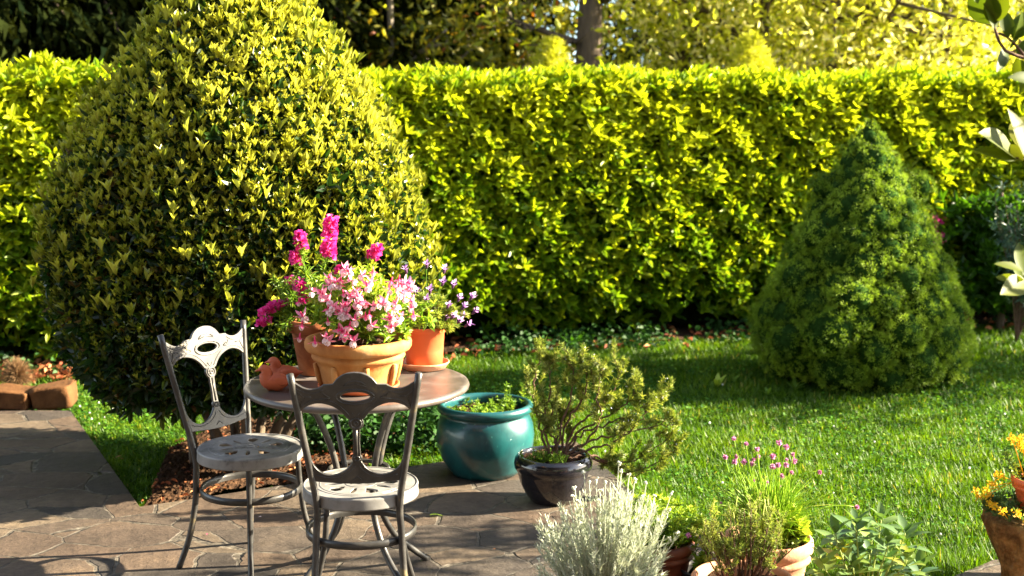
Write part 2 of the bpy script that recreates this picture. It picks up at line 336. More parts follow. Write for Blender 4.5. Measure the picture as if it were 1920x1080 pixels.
# patio slab
laneTL = G(132, 770); laneCorner = G(262, 950); edgeR = G(812, 868)
ED = (edgeR-laneCorner); ED = ED/np.linalg.norm(ED)
c1 = edgeR + ED*.80          # behind the glazed pots
patio_poly = [to2(laneTL), to2(laneCorner), to2(edgeR), to2(c1), to2(G(1190, 925)), to2(G(1330, 1010)), to2(G(1560, 1100)), to2(G(1770, 1088)), to2(G(1862, 1050)), to2(G(2100, 1020)), (4.5, 4.6), (4.5, -3), (-9, -3), (-9, to2(laneTL)[1]+.25)]
sheet('patio', patio_poly, 0.0, M['paving'], .12)
def inside(x, y, poly):
    r = np.zeros(x.shape, bool); n = len(poly)
    for i in range(n):
        x1, y1 = poly[i]; x2, y2 = poly[(i+1) % n]
        c = ((y1 > y) != (y2 > y)) & (x < (x2-x1)*(y-y1)/(y2-y1+1e-12)+x1); r ^= c
    return r
soil_poly = [to2(laneCorner+np.array((.008, .015, 0))), to2(G(318, 838)), to2(G(380, 810)), to2(G(470, 770)), to2(G(620, 760)), to2(G(830, 735)), to2(G(800, 800)), to2(G(700, 850)), to2(edgeR-ED*.35+np.array((0, .012, 0)))]
# soil mound strip
def soil_bed():
    p = np.array(soil_poly); lo = p.min(0); hi = p.max(0)
    xs = np.linspace(lo[0], hi[0], 150); ys = np.linspace(lo[1], hi[1], 130); X, Y = np.meshgrid(xs, ys)
    ins = inside(X, Y, soil_poly); Z = lawn_z(X, Y)+.022+.018*rng.random(X.shape)*.8+.012*np.sin(X*9)*np.sin(Y*8)
    n, m = X.shape; i, j = np.meshgrid(np.arange(n-1), np.arange(m-1), indexing='ij')
    keep = (ins[:-1, :-1] & ins[1:, 1:] & ins[1:, :-1] & ins[:-1, 1:])
    q = np.stack([i*m+j, i*m+j+1, (i+1)*m+j+1, (i+1)*m+j], -1)[keep]
    mb = MB(); mb.add(np.stack([X, Y, Z], -1).reshape(-1, 3), [q]); tag(mb.build('soil_bed', M['soil'], smooth=False), kind='structure')
soil_bed()
# soil strip at the foot of the hedge
HA = np.array((-2.92, 8.40)); HB = np.array((3.63, 10.20)); HD = (HB-HA)/np.linalg.norm(HB-HA); HN = np.array((HD[1], -HD[0]))   # HN toward camera
def hpt(s, d): return HA + HD*s + HN*d
sp = [tuple(hpt(-5, .12)), tuple(hpt(9, .12)), tuple(hpt(9, -1.1)), tuple(hpt(-5, -1.1))]
sheet('hedge_soil', sp, -.008, M['soil'])
# distant wooded hills, with blue haze put into their colour
def hills():
    xs = np.linspace(-260, 260, 90); mb = MB(); rows = []
    for k, (y, base) in enumerate([(150, -2), (175, 10), (200, 22), (230, 33), (260, 34)]):
        rows.append(np.stack([xs, np.full_like(xs, y)+6*np.sin(xs*.05), base+(k*1.6)*np.sin(xs*.021+1)+k*.8*np.sin(xs*.09)], -1))
    m = len(xs); v = np.concatenate(rows); i, j = np.meshgrid(np.arange(4), np.arange(m-1), indexing='ij')
    mb.add(v, [np.stack([i*m+j, i*m+j+1, (i+1)*m+j+1, (i+1)*m+j], -1).reshape(-1, 4)])
    mat = noise_mat('hazy wooded hill', [(.3, (.16, .26, .36)), (.7, (.34, .46, .58))], .2, 8, 1, .5, 1, spec=0)
    tag(mb.build('hills', mat), kind='structure')
hills()

# ================================================================== GRASS (stuff)
def mask_lawn(x, y):
    return ~inside(x, y, patio_poly) & ~inside(x, y, soil_poly)
def grass():
    mb = MB()
    zones = [(-4.2, 5, 4.0, 5.6, 17000), (-4.2, 5, 5.6, 7.2, 11500), (-4.5, 6, 7.2, 10.6, 5200)]
    conifer = G(1612, 705)
    for x0, x1, y0, y1, dens in zones:
        n = int((x1-x0)*(y1-y0)*dens)
        x = rng.uniform(x0, x1, n); y = rng.uniform(y0, y1, n)
        # only the wedge a camera near the photo's could see
        k = mask_lawn(x, y) & (np.abs(x) < .42*y+.5)
        d = (x-HA[0])*HN[0]+(y-HA[1])*HN[1]; k &= d > .12+.18*np.sin(x*5)*np.sin(x*2.3)
        k &= np.hypot(x-conifer[0], y-conifer[1]) > .45
        # worn thin patches
        thin = .5+.5*np.sin(x*2.9+1.3*np.sin(y*2.1))*np.sin(y*3.7+x); k &= rng.random(n) < .45+.55*thin
        # thin out close to the soil bed
        x, y, d = x[k], y[k], d[k]; n = len(x)
        clump = .5+.5*np.sin(x*7.3+np.sin(y*9.1)*1.7)*np.sin(y*8.7+np.cos(x*6.1))
        h = (.013+.015*rng.random(n)+.020*clump*rng.random(n))*(1+.4*(y < 5.2)); 
        edge = inside(x, y-.10, patio_poly) | inside(x+.1, y-.05, patio_poly) | inside(x-.12, y, patio_poly)
        h *= np.where(edge & (x > 0), 1.5, 1)*np.where(x < -1, .75, 1)
        w = (.0028+.0020*rng.random(n))*(y/6.0)
        ang = rng.uniform(0, 2*PI, n); lean = rng.uniform(.2, 1.15, n)
        dr = np.stack([np.cos(ang)*np.sin(lean), np.sin(ang)*np.sin(lean), np.cos(lean)], -1)
        f = frames(dr, np.stack([-np.cos(ang)*np.cos(lean), -np.sin(ang)*np.cos(lean), np.sin(lean)], -1)+rand_dirs(n)*.5)
        t = np.clip(.25+.3*clump+.25*rng.random(n)+np.where(rng.random(n) < .02, .5, 0), 0, 1)
        mb.inst(np.array([(-.5, 0, 0), (.5, 0, 0), (.32, .6, .0), (0, 1, -.0), (-.32, .6, 0)]), [np.array([(0, 1, 2, 3, 4)])], np.stack([x, y, lawn_z(x, y)+.0], -1), f, np.stack([w*1.4, h*1.6, h], -1), t)
    tag(mb.build('grass', M['grass'], smooth=False), kind='stuff')
    # clover and small broad leaves
    mb = MB(); n = 75000; x = rng.uniform(-3.2, 4.6, n); y = rng.uniform(4.0, 8.6, n)
    cl = np.sin(x*2.1+y)*np.sin(y*2.7-x*.6)+.35*np.sin(x*6)*np.sin(y*7)
    k = mask_lawn(x, y) & (np.abs(x) < .42*y+.3) & (cl+rng.normal(0, .25, n) > -.05); x, y = x[k], y[k]; n = len(x)
    a = rng.uniform(0, 2*PI, n); nr = unit(np.stack([rng.normal(0, .5, n), rng.normal(0, .5, n), np.ones(n)], -1))
    d = np.stack([np.cos(a), np.sin(a), np.zeros(n)], -1)
    oct_ = np.array([(math.cos(q)*.5, math.sin(q)*.5, 0) for q in np.linspace(0, 2*PI, 6, endpoint=False)])
    mb.inst(oct_, [np.arange(6)[None]], np.stack([x, y, lawn_z(x, y)+rng.uniform(.012, .04, n)], -1), frames(d, nr), rng.uniform(.006, .015, n)*(y/5.5), rng.random(n)**1.5)
    tag(mb.build('clover', M['clover'], smooth=False), kind='stuff')
    # white daisies scattered
    mb = MB(); n = 60; x = rng.uniform(-1, 4.2, n); y = rng.uniform(4.4, 8.2, n); k = mask_lawn(x, y); x, y = x[k], y[k]
    x2 = []; 
    for px, py in [(185, 758), (205, 762), (168, 775), (150, 768), (212, 770), (172, 792), (186, 800), (230, 772), (196, 786)]:
        p = G(px, py); x2.append(p)
    x2 = np.array(x2); x = np.r_[x, x2[:, 0]]; y = np.r_[y, x2[:, 1]]; n = len(x)
    mb.inst(*ICO1, np.stack([x, y, lawn_z(x, y)+rng.uniform(.03, .05, n)], -1), np.repeat(np.eye(3)[None], n, 0), rng.uniform(.0035, .0065, n), rng.random(n))
    tag(mb.build('daisies', M['white_fl']), kind='stuff')
grass()
# leaf litter & ivy under the hedge/bush
def ground_leaves():
    mb = MB(); n = 5200
    s = rng.uniform(-1.2, 7.2, n); d = rng.uniform(-.5, .42, n); p = HA+HD*s[:, None]+HN*d[:, None]
    x, y = p[:, 0], p[:, 1]; k = (np.abs(x) < .45*y) & ~inside(x, y, patio_poly); k &= rng.random(n) < np.where(x < -1.2, 1, .10)
    x, y = x[k], y[k]
    m = 900; sx = rng.uniform(-1.7, .1, m); sy = rng.uniform(5.3, 7, m); k2 = inside(sx, sy, soil_poly)
    x = np.r_[x, sx[k2]]; y = np.r_[y, sy[k2]]; n = len(x)
    a = rng.uniform(0, 2*PI, n); dr = np.stack([np.cos(a), np.sin(a), rng.normal(0, .25, n)], -1)
    nr = unit(np.stack([rng.normal(0, .5, n), rng.normal(0, .5, n), np.ones(n)], -1))
    mb.inst(*leaf_t(.5, .2, .2), np.stack([x, y, np.full(n, .012)], -1), frames(dr, nr), rng.uniform(.03, .065, n)*np.where(y > 7, 1.1, .5), rng.random(n))
    tag(mb.build('leaf_litter', M['red_leaf'], smooth=False), kind='stuff')
    mb = MB(); n = 9000
    s = rng.uniform(-1.2, 7.4, n); d = rng.uniform(-.6, .36, n); p = HA+HD*s[:, None]+HN*d[:, None]; x, y = p[:, 0], p[:, 1]
    z = np.maximum(0, rng.random(n)**2*.22*(1-(d+.6)/1.1))+.015
    k = (np.sin(x*3.1)+.6*np.sin(x*7.7+2)+rng.normal(0, .5, n) > -.4) & (np.abs(x) < .45*y) & ~inside(x, y, patio_poly)
    x, y, z = x[k], y[k], z[k]
    # near the trunk, behind the table
    m = 2600; q = np.array([G(a_, b_)[:2] for a_, b_ in zip(rng.uniform(560, 860, m), rng.uniform(760, 850, m))])
    x = np.r_[x, q[:, 0]]; y = np.r_[y, q[:, 1]]; z = np.r_[z, rng.random(m)**1.5*.16]; n = len(x)
    a = rng.uniform(0, 2*PI, n); dr = np.stack([np.cos(a), np.sin(a), rng.normal(-.2, .3, n)], -1)
    nr = unit(np.stack([rng.normal(0, .6, n), rng.normal(-.4, .5, n), np.ones(n)], -1))
    mb.inst(*leaf_t(.85, .15, .1), np.stack([x, y, z], -1), frames(dr, nr), rng.uniform(.025, .05, n), rng.random(n))
    tag(mb.build('ivy_undergrowth', M['ivy'], smooth=False), kind='stuff')
ground_leaves()

# ================================================================== HEDGE
def hedge():
    L0, L1, TOP, TK = -3.2, 8.6, 1.80, 1.0
    root = empty('laurel_hedge', (HA[0], HA[1], 0), 'long clipped laurel hedge with yellow green leaves running behind the lawn', 'hedge')
    def W(s, d, z): return np.stack([HD[0]*s+HN[0]*d, HD[1]*s+HN[1]*d, z], -1)
    nrm = np.array((HN[0], HN[1], 0)); up = np.array((0, 0, 1.0)); along = np.array((HD[0], HD[1], 0))
    def bump(s, z): return .014*np.sin(s*3.1+z*2)+.016*np.sin(s*7+1.3)*np.sin(z*6)+.02*np.sin(s*13+z*11)
    mb = MB()
    def topz(s): return TOP+.02*np.sin(s*2.1)+.015*np.sin(s*5.3+1)+.0*s
    # front face
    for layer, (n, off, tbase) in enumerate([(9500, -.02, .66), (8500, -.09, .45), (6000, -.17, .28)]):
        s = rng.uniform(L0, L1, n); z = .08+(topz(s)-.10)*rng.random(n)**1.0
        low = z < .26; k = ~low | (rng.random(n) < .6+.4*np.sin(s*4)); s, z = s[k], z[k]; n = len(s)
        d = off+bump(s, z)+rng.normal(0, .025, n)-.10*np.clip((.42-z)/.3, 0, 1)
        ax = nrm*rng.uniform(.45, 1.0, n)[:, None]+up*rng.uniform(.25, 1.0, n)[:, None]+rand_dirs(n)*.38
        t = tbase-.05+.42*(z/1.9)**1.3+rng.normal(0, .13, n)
        vis = np.abs(HA[0]+s*HD[0]) < 4.6
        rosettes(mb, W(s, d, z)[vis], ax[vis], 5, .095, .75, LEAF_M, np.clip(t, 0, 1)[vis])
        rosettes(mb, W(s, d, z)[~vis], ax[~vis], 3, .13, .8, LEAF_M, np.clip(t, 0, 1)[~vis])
    # top face
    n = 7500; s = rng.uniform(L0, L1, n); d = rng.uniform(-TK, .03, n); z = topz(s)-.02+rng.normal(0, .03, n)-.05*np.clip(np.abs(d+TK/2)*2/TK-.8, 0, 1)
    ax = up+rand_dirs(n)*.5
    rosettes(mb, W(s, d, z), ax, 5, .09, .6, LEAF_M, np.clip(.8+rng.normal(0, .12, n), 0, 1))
    # vertical shoots standing proud
    n = 260; s = rng.uniform(L0, L1, n); d = rng.uniform(-.5, .02, n)
    s[:6] = -.02+rng.normal(0, .06, 6); d[:6] = -.05
    z = topz(s)+rng.uniform(.02, .07, n); z[:6] += .05
    rosettes(mb, W(s, d, z), up+rand_dirs(n)*.25, 5, .10, .5, LEAF_M, np.clip(.85+rng.normal(0, .1, n), 0, 1))
    # back face, sparse
    n = 3500; s = rng.uniform(L0, L1, n); z = rng.uniform(.1, TOP, n)
    rosettes(mb, W(s, np.full(n, -TK)+rng.normal(0, .03, n), z), -nrm+up*.5+rand_dirs(n)*.4, 4, .13, .8, LEAF_M, np.clip(.5+rng.normal(0, .15, n), 0, 1))
    for se, sg in ((L0, -1), (L1, 1)):
        n = 500; rosettes(mb, W(np.full(n, se)+rng.normal(0, .03, n), rng.uniform(-TK, 0, n), rng.uniform(.1, TOP, n)), along*sg+up*.5+rand_dirs(n)*.4, 5, .12, .8, LEAF_M, np.clip(.5+rng.normal(0, .15, n), 0, 1))
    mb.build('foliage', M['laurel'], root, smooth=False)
    # lumpy solid core, coloured near black for the shade among the twigs
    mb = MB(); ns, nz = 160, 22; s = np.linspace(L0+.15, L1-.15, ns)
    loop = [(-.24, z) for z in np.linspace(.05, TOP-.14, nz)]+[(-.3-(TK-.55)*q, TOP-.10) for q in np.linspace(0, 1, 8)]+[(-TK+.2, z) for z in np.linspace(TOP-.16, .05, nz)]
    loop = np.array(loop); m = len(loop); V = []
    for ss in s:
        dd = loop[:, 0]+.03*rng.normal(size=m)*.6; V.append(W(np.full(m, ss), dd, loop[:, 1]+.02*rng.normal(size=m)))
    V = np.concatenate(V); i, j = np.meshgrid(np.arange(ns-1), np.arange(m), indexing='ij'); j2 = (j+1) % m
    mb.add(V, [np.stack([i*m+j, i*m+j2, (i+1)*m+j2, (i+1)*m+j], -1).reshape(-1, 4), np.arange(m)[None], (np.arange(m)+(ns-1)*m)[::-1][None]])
    mb.build('shade_core', M['hedge_core'], root)
    mb = MB()
    for ss in np.arange(L0+.2, L1, .42):
        for q in range(2):
            b = np.array([HD[0]*ss+HN[0]*(-.45), HD[1]*ss+HN[1]*(-.45), -.03])+np.array((rng.normal(0, .05), rng.normal(0, .05), 0))
            mb = MB(); mb.tube([b, b+(rng.normal(0, .04), rng.normal(0, .04), .3), b+(rng.normal(0, .1), rng.normal(0, .08), .7)], [.022, .018, .012], 6); mb.build('stem', M['bark'], root)
hedge()

# ================================================================== BIG DOME BUSH
BC = np.array((-1.24, 6.12))
def bush():
    root = empty('dome_bush', (BC[0], BC[1], 0), 'large dome shaped clipped evergreen bush with yellow new shoots behind the chairs', 'bush')
    zs = np.array([.36, .46, .58, .75, 1.0, 1.25, 1.45, 1.65, 1.84, 2.0, 2.15, 2.27, 2.33]); rs = np.array([.62, .72, .785, .82, .82, .785, .72, .60, .47, .36, .24, .10, .0])
    def rad(z, a): return np.interp(z, zs, rs)*(1+.03*np.sin(a*3+z*3)+.02*np.sin(a*7-z*5)+.015*np.sin(a*13+z*9))
    # area-weighted z sampling
    zz = np.linspace(.44, 2.33, 400); w = np.interp(zz, zs, rs)+.12; cdf = np.cumsum(w)/w.sum()
    def samp(n):
        z = np.interp(rng.random(n), cdf, zz); a = rng.uniform(0, 2*PI, n)
        # front half denser
        back = (np.sin(a) > .45) & (rng.random(n) < .6); a[back] = -a[back]
        return z, a
    def pos(z, a, off):
        r = np.maximum(rad(z, a)+off, 0); return np.stack([np.cos(a)*r, np.sin(a)*r, z], -1)
    up = np.array((0, 0, 1.0))
    mb = MB()
    # old dark leaves
    for n, off in ((7000, -.03), (6000, -.08), (4000, -.14)):
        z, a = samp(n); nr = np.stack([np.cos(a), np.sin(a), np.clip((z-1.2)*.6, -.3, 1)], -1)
        ax = nr*.9+up*.35+rand_dirs(n)*.5; t = .12+.12*rng.random(n)+.18*(z/2.3)  # old leaves also darken lower down, shade put into the tint
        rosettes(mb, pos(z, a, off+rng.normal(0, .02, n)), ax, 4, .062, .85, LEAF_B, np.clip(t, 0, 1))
    # new upright shoots
    n = 9500; z, a = samp(n); keep = rng.random(n) < .3+.75*np.clip((z-.35)/.9, 0, 1); z, a = z[keep], a[keep]; n = len(z)
    nr = np.stack([np.cos(a), np.sin(a), np.zeros(n)], -1)
    ax = up+nr*.3+rand_dirs(n)*.3; t = np.clip(.46+.54*np.clip((z-.3)/1.5, 0, 1)+rng.normal(0, .13, n), 0, 1)  # shoot tint falls towards the hem to paint the dome's shaded lower front
    p0 = pos(z, a, .005+rng.normal(0, .018, n))
    for lo, hi, LL in ((0, .4, .024), (.4, .7, .032), (.7, .92, .040), (.92, 1, .056)):
        q = slice(int(n*lo), int(n*hi))
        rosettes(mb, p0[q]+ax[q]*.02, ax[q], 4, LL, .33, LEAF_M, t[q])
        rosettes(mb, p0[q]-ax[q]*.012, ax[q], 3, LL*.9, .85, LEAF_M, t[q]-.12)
    # shoots breaking the silhouette near the top
    n = 620; z = rng.uniform(.8, 2.32, n); a = rng.uniform(0, 2*PI, n)
    rosettes(mb, pos(z, a, rng.uniform(.02, .085, n))+up*.03, up+rand_dirs(n)*.2, 5, .06, .4, LEAF_M, np.clip(.75+rng.normal(0, .12, n), 0, 1))
    # drooping hem leaves
    n = 1300; a = rng.uniform(0, 2*PI, n); z = rng.uniform(.38, .62, n)
    rosettes(mb, pos(z, a, rng.uniform(-.25, .0, n)), np.stack([np.cos(a), np.sin(a), np.full(n, -1.0)], -1)+rand_dirs(n)*.5, 3, .07, .6, LEAF_M, np.clip(.25+.2*rng.random(n), 0, 1))
    mb.build('foliage', M['bush'], root, smooth=False)
    mb = MB(); n = 520; z, a = samp(n); a = -rng.uniform(1.7, 3.3, n); rosettes(mb, pos(z, a, rng.uniform(-.04, .012, n)), rand_dirs(n)+np.array((0, 0, .2)), 2, .05, .8, LEAF_B, rng.random(n)*.8); mb.build('dead_leaves', M['olive_leaf'], root, smooth=False)
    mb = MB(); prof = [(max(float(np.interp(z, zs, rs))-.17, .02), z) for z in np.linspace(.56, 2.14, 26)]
    mb.lathe(prof, 48, cap_top=True, wob=.03); mb.build('shade_core', M['hedge_core'], root)  # solid hull in the shade colour, fills the inside of the dome
    mb = MB(); trunk = G(366, 872)
    for k in range(9):
        a = k/9*2*PI; b = np.array((.13*math.cos(a), .13*math.sin(a)-.05, -.04)); e = np.array((.45*math.cos(a), .45*math.sin(a), .7))
        if k == 5: b = np.array((trunk[0]-BC[0], trunk[1]-BC[1], -.04)); e = b+np.array((-.09, .05, .62))
        mb = MB(); mb.tube(bez(b, b+(0, 0, .25), e-(0, 0, .2), e, 8), np.linspace(.026, .014, 8), 8); mb.build('stem', M['bark'], root)
bush()

# ================================================================== DWARF CONIFER
def conifer():
    c = G(1612, 700); root = empty('dwarf_spruce', (c[0], c[1], 0), 'cone shaped dwarf spruce with billowing soft green clumps on the lawn', 'conifer')
    zs = np.array([.0, .12, .3, .5, .75, 1.0, 1.2, 1.4, 1.52, 1.60]); rs = np.array([.50, .60, .62, .55, .43, .34, .23, .115, .05, .0])
    lobes = []
    for k in range(105):
        z = .06+1.42*(k/105)**1.05; a = k*2.399963; r = float(np.interp(z, zs, rs)); lr = .045+.12*(r/.6)*rng.uniform(.7, 1.35)
        lobes.append((math.cos(a)*(r-lr*.72), math.sin(a)*(r-lr*.72), z, lr))
    for px, py, lr in ((1455, 590, .13), (1480, 640, .12), (1765, 660, .13), (1770, 640, .11), (1740, 600, .14), (1745, 520, .12), (1500, 520, .12), (1535, 440, .11), (1700, 440, .11), (1560, 620, .15), (1600, 560, .12), (1720, 350, .09), (1545, 350, .08), (1640, 300, .08), (1660, 690, .10), (1600, 690, .09)):
        p = P(px, py, c[1]); rr_ = float(np.interp(p[2], zs, rs)); dx = p[0]-c[0]; yy = -math.sqrt(max(0, (rr_-lr*.45)**2-dx*dx)); p = P(px, py, c[1]+yy); lobes.append((p[0]-c[0], yy, p[2], lr*1.05))
    lobes.append((0, 0, 1.44, .07)); lobes.append((0, 0, 1.51, .045)); lobes.append((0, 0, 1.56, .025)); lobes = np.array(lobes)
    mb = MB(); nc = 15000; idx = rng.choice(len(lobes), nc, p=lobes[:, 3]**2/np.sum(lobes[:, 3]**2))
    d = rand_dirs(nc); cc = lobes[idx, :3]+d*(lobes[idx, 3]*(1+rng.normal(0, .06, nc)))[:, None]*np.array((1, 1, .85))
    bur = np.zeros(nc, bool)
    for L in lobes: bur |= (np.sum((cc-L[:3])**2, 1) < (L[3]*.80)**2)
    k = ~bur & (cc[:, 2] > .01); cc, d, idx = cc[k], d[k], idx[k]; nc = len(cc); per = 34
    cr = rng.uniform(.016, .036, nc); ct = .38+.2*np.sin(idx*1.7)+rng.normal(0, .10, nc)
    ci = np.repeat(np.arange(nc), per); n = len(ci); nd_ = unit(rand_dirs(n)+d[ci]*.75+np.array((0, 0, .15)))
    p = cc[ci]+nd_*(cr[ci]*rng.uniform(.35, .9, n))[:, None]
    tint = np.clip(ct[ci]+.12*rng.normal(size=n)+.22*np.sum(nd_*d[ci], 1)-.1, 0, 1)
    mb.inst(*TRI, p, frames(unit(nd_+rand_dirs(n)*.35), rand_dirs(n)), np.stack([rng.uniform(.0035, .006, n), rng.uniform(.009, .018, n), np.ones(n)], -1), tint)
    mb.build('foliage', M['spruce'], root, smooth=False)
    mb = MB(); v, f = ICO2; m = len(lobes)
    mb.inst(v, f, lobes[:, :3], np.repeat(np.eye(3)[None], m, 0), lobes[:, 3]*.84, np.full(m, .2)); 
    mb.lathe([(max(float(np.interp(z, zs, rs))-.14, .01), z) for z in np.linspace(.05, 1.5, 20)], 32, cap_top=True)
    mb.build('needle_shade_core', M['spruce_core'], root)  # solid lobes, coloured dark so the creases read as shaded
    mb = MB(); mb.tube([(0, 0, -.05), (0, 0, .3)], [.05, .04], 8); mb.build('trunk', M['bark'], root)
    # bare soil and broad leafed weeds at the foot
conifer()
def weed(px, py, n, L, label, mat='fresh', name='lawn_weed', grp='broad leaved weeds round the dwarf spruce', tn=.35, spread=.7, z=None):
    c = G(px, py); mb = MB()
    for k in range(n):
        a = rng.uniform(0, 2*PI); sp = rng.uniform(spread*.4, spread*1.4)
        d = np.array((math.cos(a)*math.sin(sp), math.sin(a)*math.sin(sp), math.cos(sp)))
        mb.inst(*leaf_fine(.3, .25), np.zeros((1, 3)), frames(d[None], np.array([[-d[0], -d[1], .8]])), np.array([L*rng.uniform(.6, 1.1)]), np.array([tn+rng.uniform(-.15, .15)]))
    o = mb.build(name, M[mat], None, (c[0], c[1], -.02)); return tag(o, label, 'weed', grp)
weed(1490, 725, 6, .09, 'rosette of broad green leaves in the grass at the left foot of the dwarf spruce')
weed(1440, 735, 5, .07, 'low pale weed in the grass left of the spruce, the leftmost of its row')
weed(1545, 728, 5, .06, 'small upright weed in the grass in front of the dwarf spruce')
weed(1345, 720, 6, .10, 'pale dandelion leaves in the lawn between rosemary and spruce', tn=.75)
weed(1375, 712, 4, .07, 'narrow leafed weed in the lawn just right of the dandelion leaves')
weed(1075, 650, 8, .16, 'bright green broad leafed sapling at the foot of the hedge behind rosemary', 'clover', 'hedge_sapling', None, .5, .9)

# ================================================================== BACKGROUND TREES
def tree(name, label, cat, base, height, crown_z, crown_r, nleaf, leafL, mat, bark, tint, nb=14, tmpl=LEAF_B, group=None, leanx=0, clump=.35, trunk_r=.14, tvar=.16):
    b = np.asarray(base, float); root = empty(name, (b[0], b[1], b[2]), label, cat, group)
    mb = MB(); top = np.array((leanx, 0, height))
    mb.tube(spline([(0, 0, -.3), (leanx*.2+rng.normal(0, .05), 0, height*.35), (leanx*.6, rng.normal(0, .1), height*.7), top], 16), np.linspace(trunk_r, trunk_r*.25, 16), 10)
    ends = []
    for k in range(nb):
        z0 = rng.uniform(crown_z[0]*.7, crown_z[1]*.9); a = k*2.4+rng.normal(0, .3); rr = crown_r*rng.uniform(.55, 1)*(1-.4*abs((z0-np.mean(crown_z))/(crown_z[1]-crown_z[0])))
        s = np.array((leanx*z0/height, 0, z0)); e = s+np.array((math.cos(a)*rr, math.sin(a)*rr, rng.uniform(.1, .6)*rr))
        m = (s+e)/2+rng.normal(0, .15, 3)*rr*.5; pts = spline([s, m, e], 10); mb.tube(pts, np.linspace(trunk_r*.33, .012, len(pts)), 6)
        ends += [pts[-1], pts[-3], pts[len(pts)//2]]
        for q in range(4):
            i0 = rng.integers(3, len(pts)-1); e2 = pts[i0]+rng.normal(0, 1, 3)*np.array((.5, .5, .35))*rr*.5
            pp = spline([pts[i0], (pts[i0]+e2)/2+rng.normal(0, .05, 3), e2], 6); mb.tube(pp, np.linspace(.02, .006, len(pp)), 5); ends += [e2, (pts[i0]+e2)/2]
    mb.build('trunk', M[bark], root)
    ends = np.array(ends); idx = rng.integers(0, len(ends), nleaf)
    p = ends[idx]+rng.normal(0, 1, (nleaf, 3))*crown_r*clump*np.array((1, 1, .7))*.5; k = p[:, 2] > .9; p = p[k]; idx = idx[k]; n = len(p)
    mb = MB(); d = unit(rand_dirs(n)+np.array((0, 0, -.35)))
    mb.inst(*tmpl, p, frames(d, rand_dirs(n)), leafL*rng.uniform(.6, 1.2, n), np.clip(tint+rng.normal(0, tvar, n)+.1*np.sin(idx*1.3), 0, 1))
    mb.build('crown', M[mat], root, smooth=False)
def dark_conifer(label, base, height, r0, z0, nsp, group, dens=1.0, droop=.35, mat='dark_tree'):
    """tiers of drooping boughs"""
    root = empty('conifer_tree', base, label, 'tree', group); mb = MB(); mb.tube([(0, 0, -.3), (0, 0, height)], [.22, .03], 10); fb = MB()
    P_, Dd, T = [], [], []
    for k in range(nsp):
        z = z0+(height-z0)*(k/nsp); r = r0*(1-(z-z0)/(height-z0))**.8+.2; a = k*2.4
        e = np.array((math.cos(a)*r, math.sin(a)*r, z-droop*r)); s = np.array((0, 0, z)); pts = spline([s, (s+e)/2+(0, 0, .15*r), e], 8)
        mb.tube(pts, np.linspace(.035, .008, len(pts)), 5)
        m = int(150*dens*r); t = rng.random(m)**.7; i = t*(len(pts)-1); i0 = np.clip(i.astype(int), 0, len(pts)-2); fr = (i-i0)[:, None]
        q = pts[i0]*(1-fr)+pts[i0+1]*fr+rng.normal(0, 1, (m, 3))*np.array((.12, .12, .06))*r*.6
        P_.append(q); Dd.append(unit(rand_dirs(m)*.6+np.array((math.cos(a)*.4, math.sin(a)*.4, -.8)))); T.append(rng.random(m))
    P_ = np.concatenate(P_); Dd = np.concatenate(Dd); T = np.concatenate(T); n = len(P_)
    fb.inst(*DIAM, P_, frames(Dd, rand_dirs(n)), np.stack([np.full(n, .09), rng.uniform(.14, .3, n), np.ones(n)], -1), T)
    mb.build('trunk', M['bark'], root); fb.build('crown', M[mat], root, smooth=False)
gd = 'trees beyond the hedge'
for (px, Y, h, r, lab) in ((-80, 12.5, 9, 2.2, 'dark conifer beyond the hedge at the far left edge'), (130, 13.0, 10, 2.3, 'dark conifer beyond the hedge, second from the left'),
                           (330, 14.5, 11, 2.4, 'dark conifer rising directly behind the top of the dome bush'), (640, 16.5, 11, 2.3, 'dark drooping conifer just right of the dome bush top'),
                           (790, 18.0, 12, 2.2, 'dark drooping conifer left of the blue gap in the trees')):
    b = P(px, 180, Y); dark_conifer(lab, (b[0], Y, 0), h, r, .8, 150, gd, dens=1.5)
for (px, Y, lab) in ((1280, 21, 'dark conifer half hidden by yellow leaves right of the pale trunk'), (1560, 24, 'dark conifer far behind the yellow trees on the right'), (1850, 24, 'dark conifer far behind the yellow trees at the right edge')):
    b = P(px, 180, Y); dark_conifer(lab, (b[0], Y, 0), 11, 1.7, .8, 100, gd, dens=1.2)
b = P(1122, 180, 13.0); tree('broadleaf_tree', 'tree with a thick partly sunlit trunk beyond the middle of the hedge', 'tree', (b[0], 13.0, 0), 6, (2.9, 5), 1.9, 1500, .12, 'yellow_tree', 'bark', .5, 12, group=gd, trunk_r=.17, leanx=.1, clump=.5)
b = P(930, 180, 16.5); tree('broadleaf_tree', 'thin brownish leafed tree with bare twigs left of the pale trunk', 'tree', (b[0], 16.5, 0), 5, (1.8, 4), 2.1, 3200, .13, 'mid_tree', 'pale_bark', .66, 9, group=gd, clump=.5, trunk_r=.07)
b = P(730, 180, 15); tree('broadleaf_tree', 'thin tree with crossing bare branches in front of the dark conifers', 'tree', (b[0], 15, 0), 5, (1.8, 4), 1.6, 2400, .12, 'mid_tree', 'pale_bark', .58, 8, group=gd, clump=.4, trunk_r=.06)
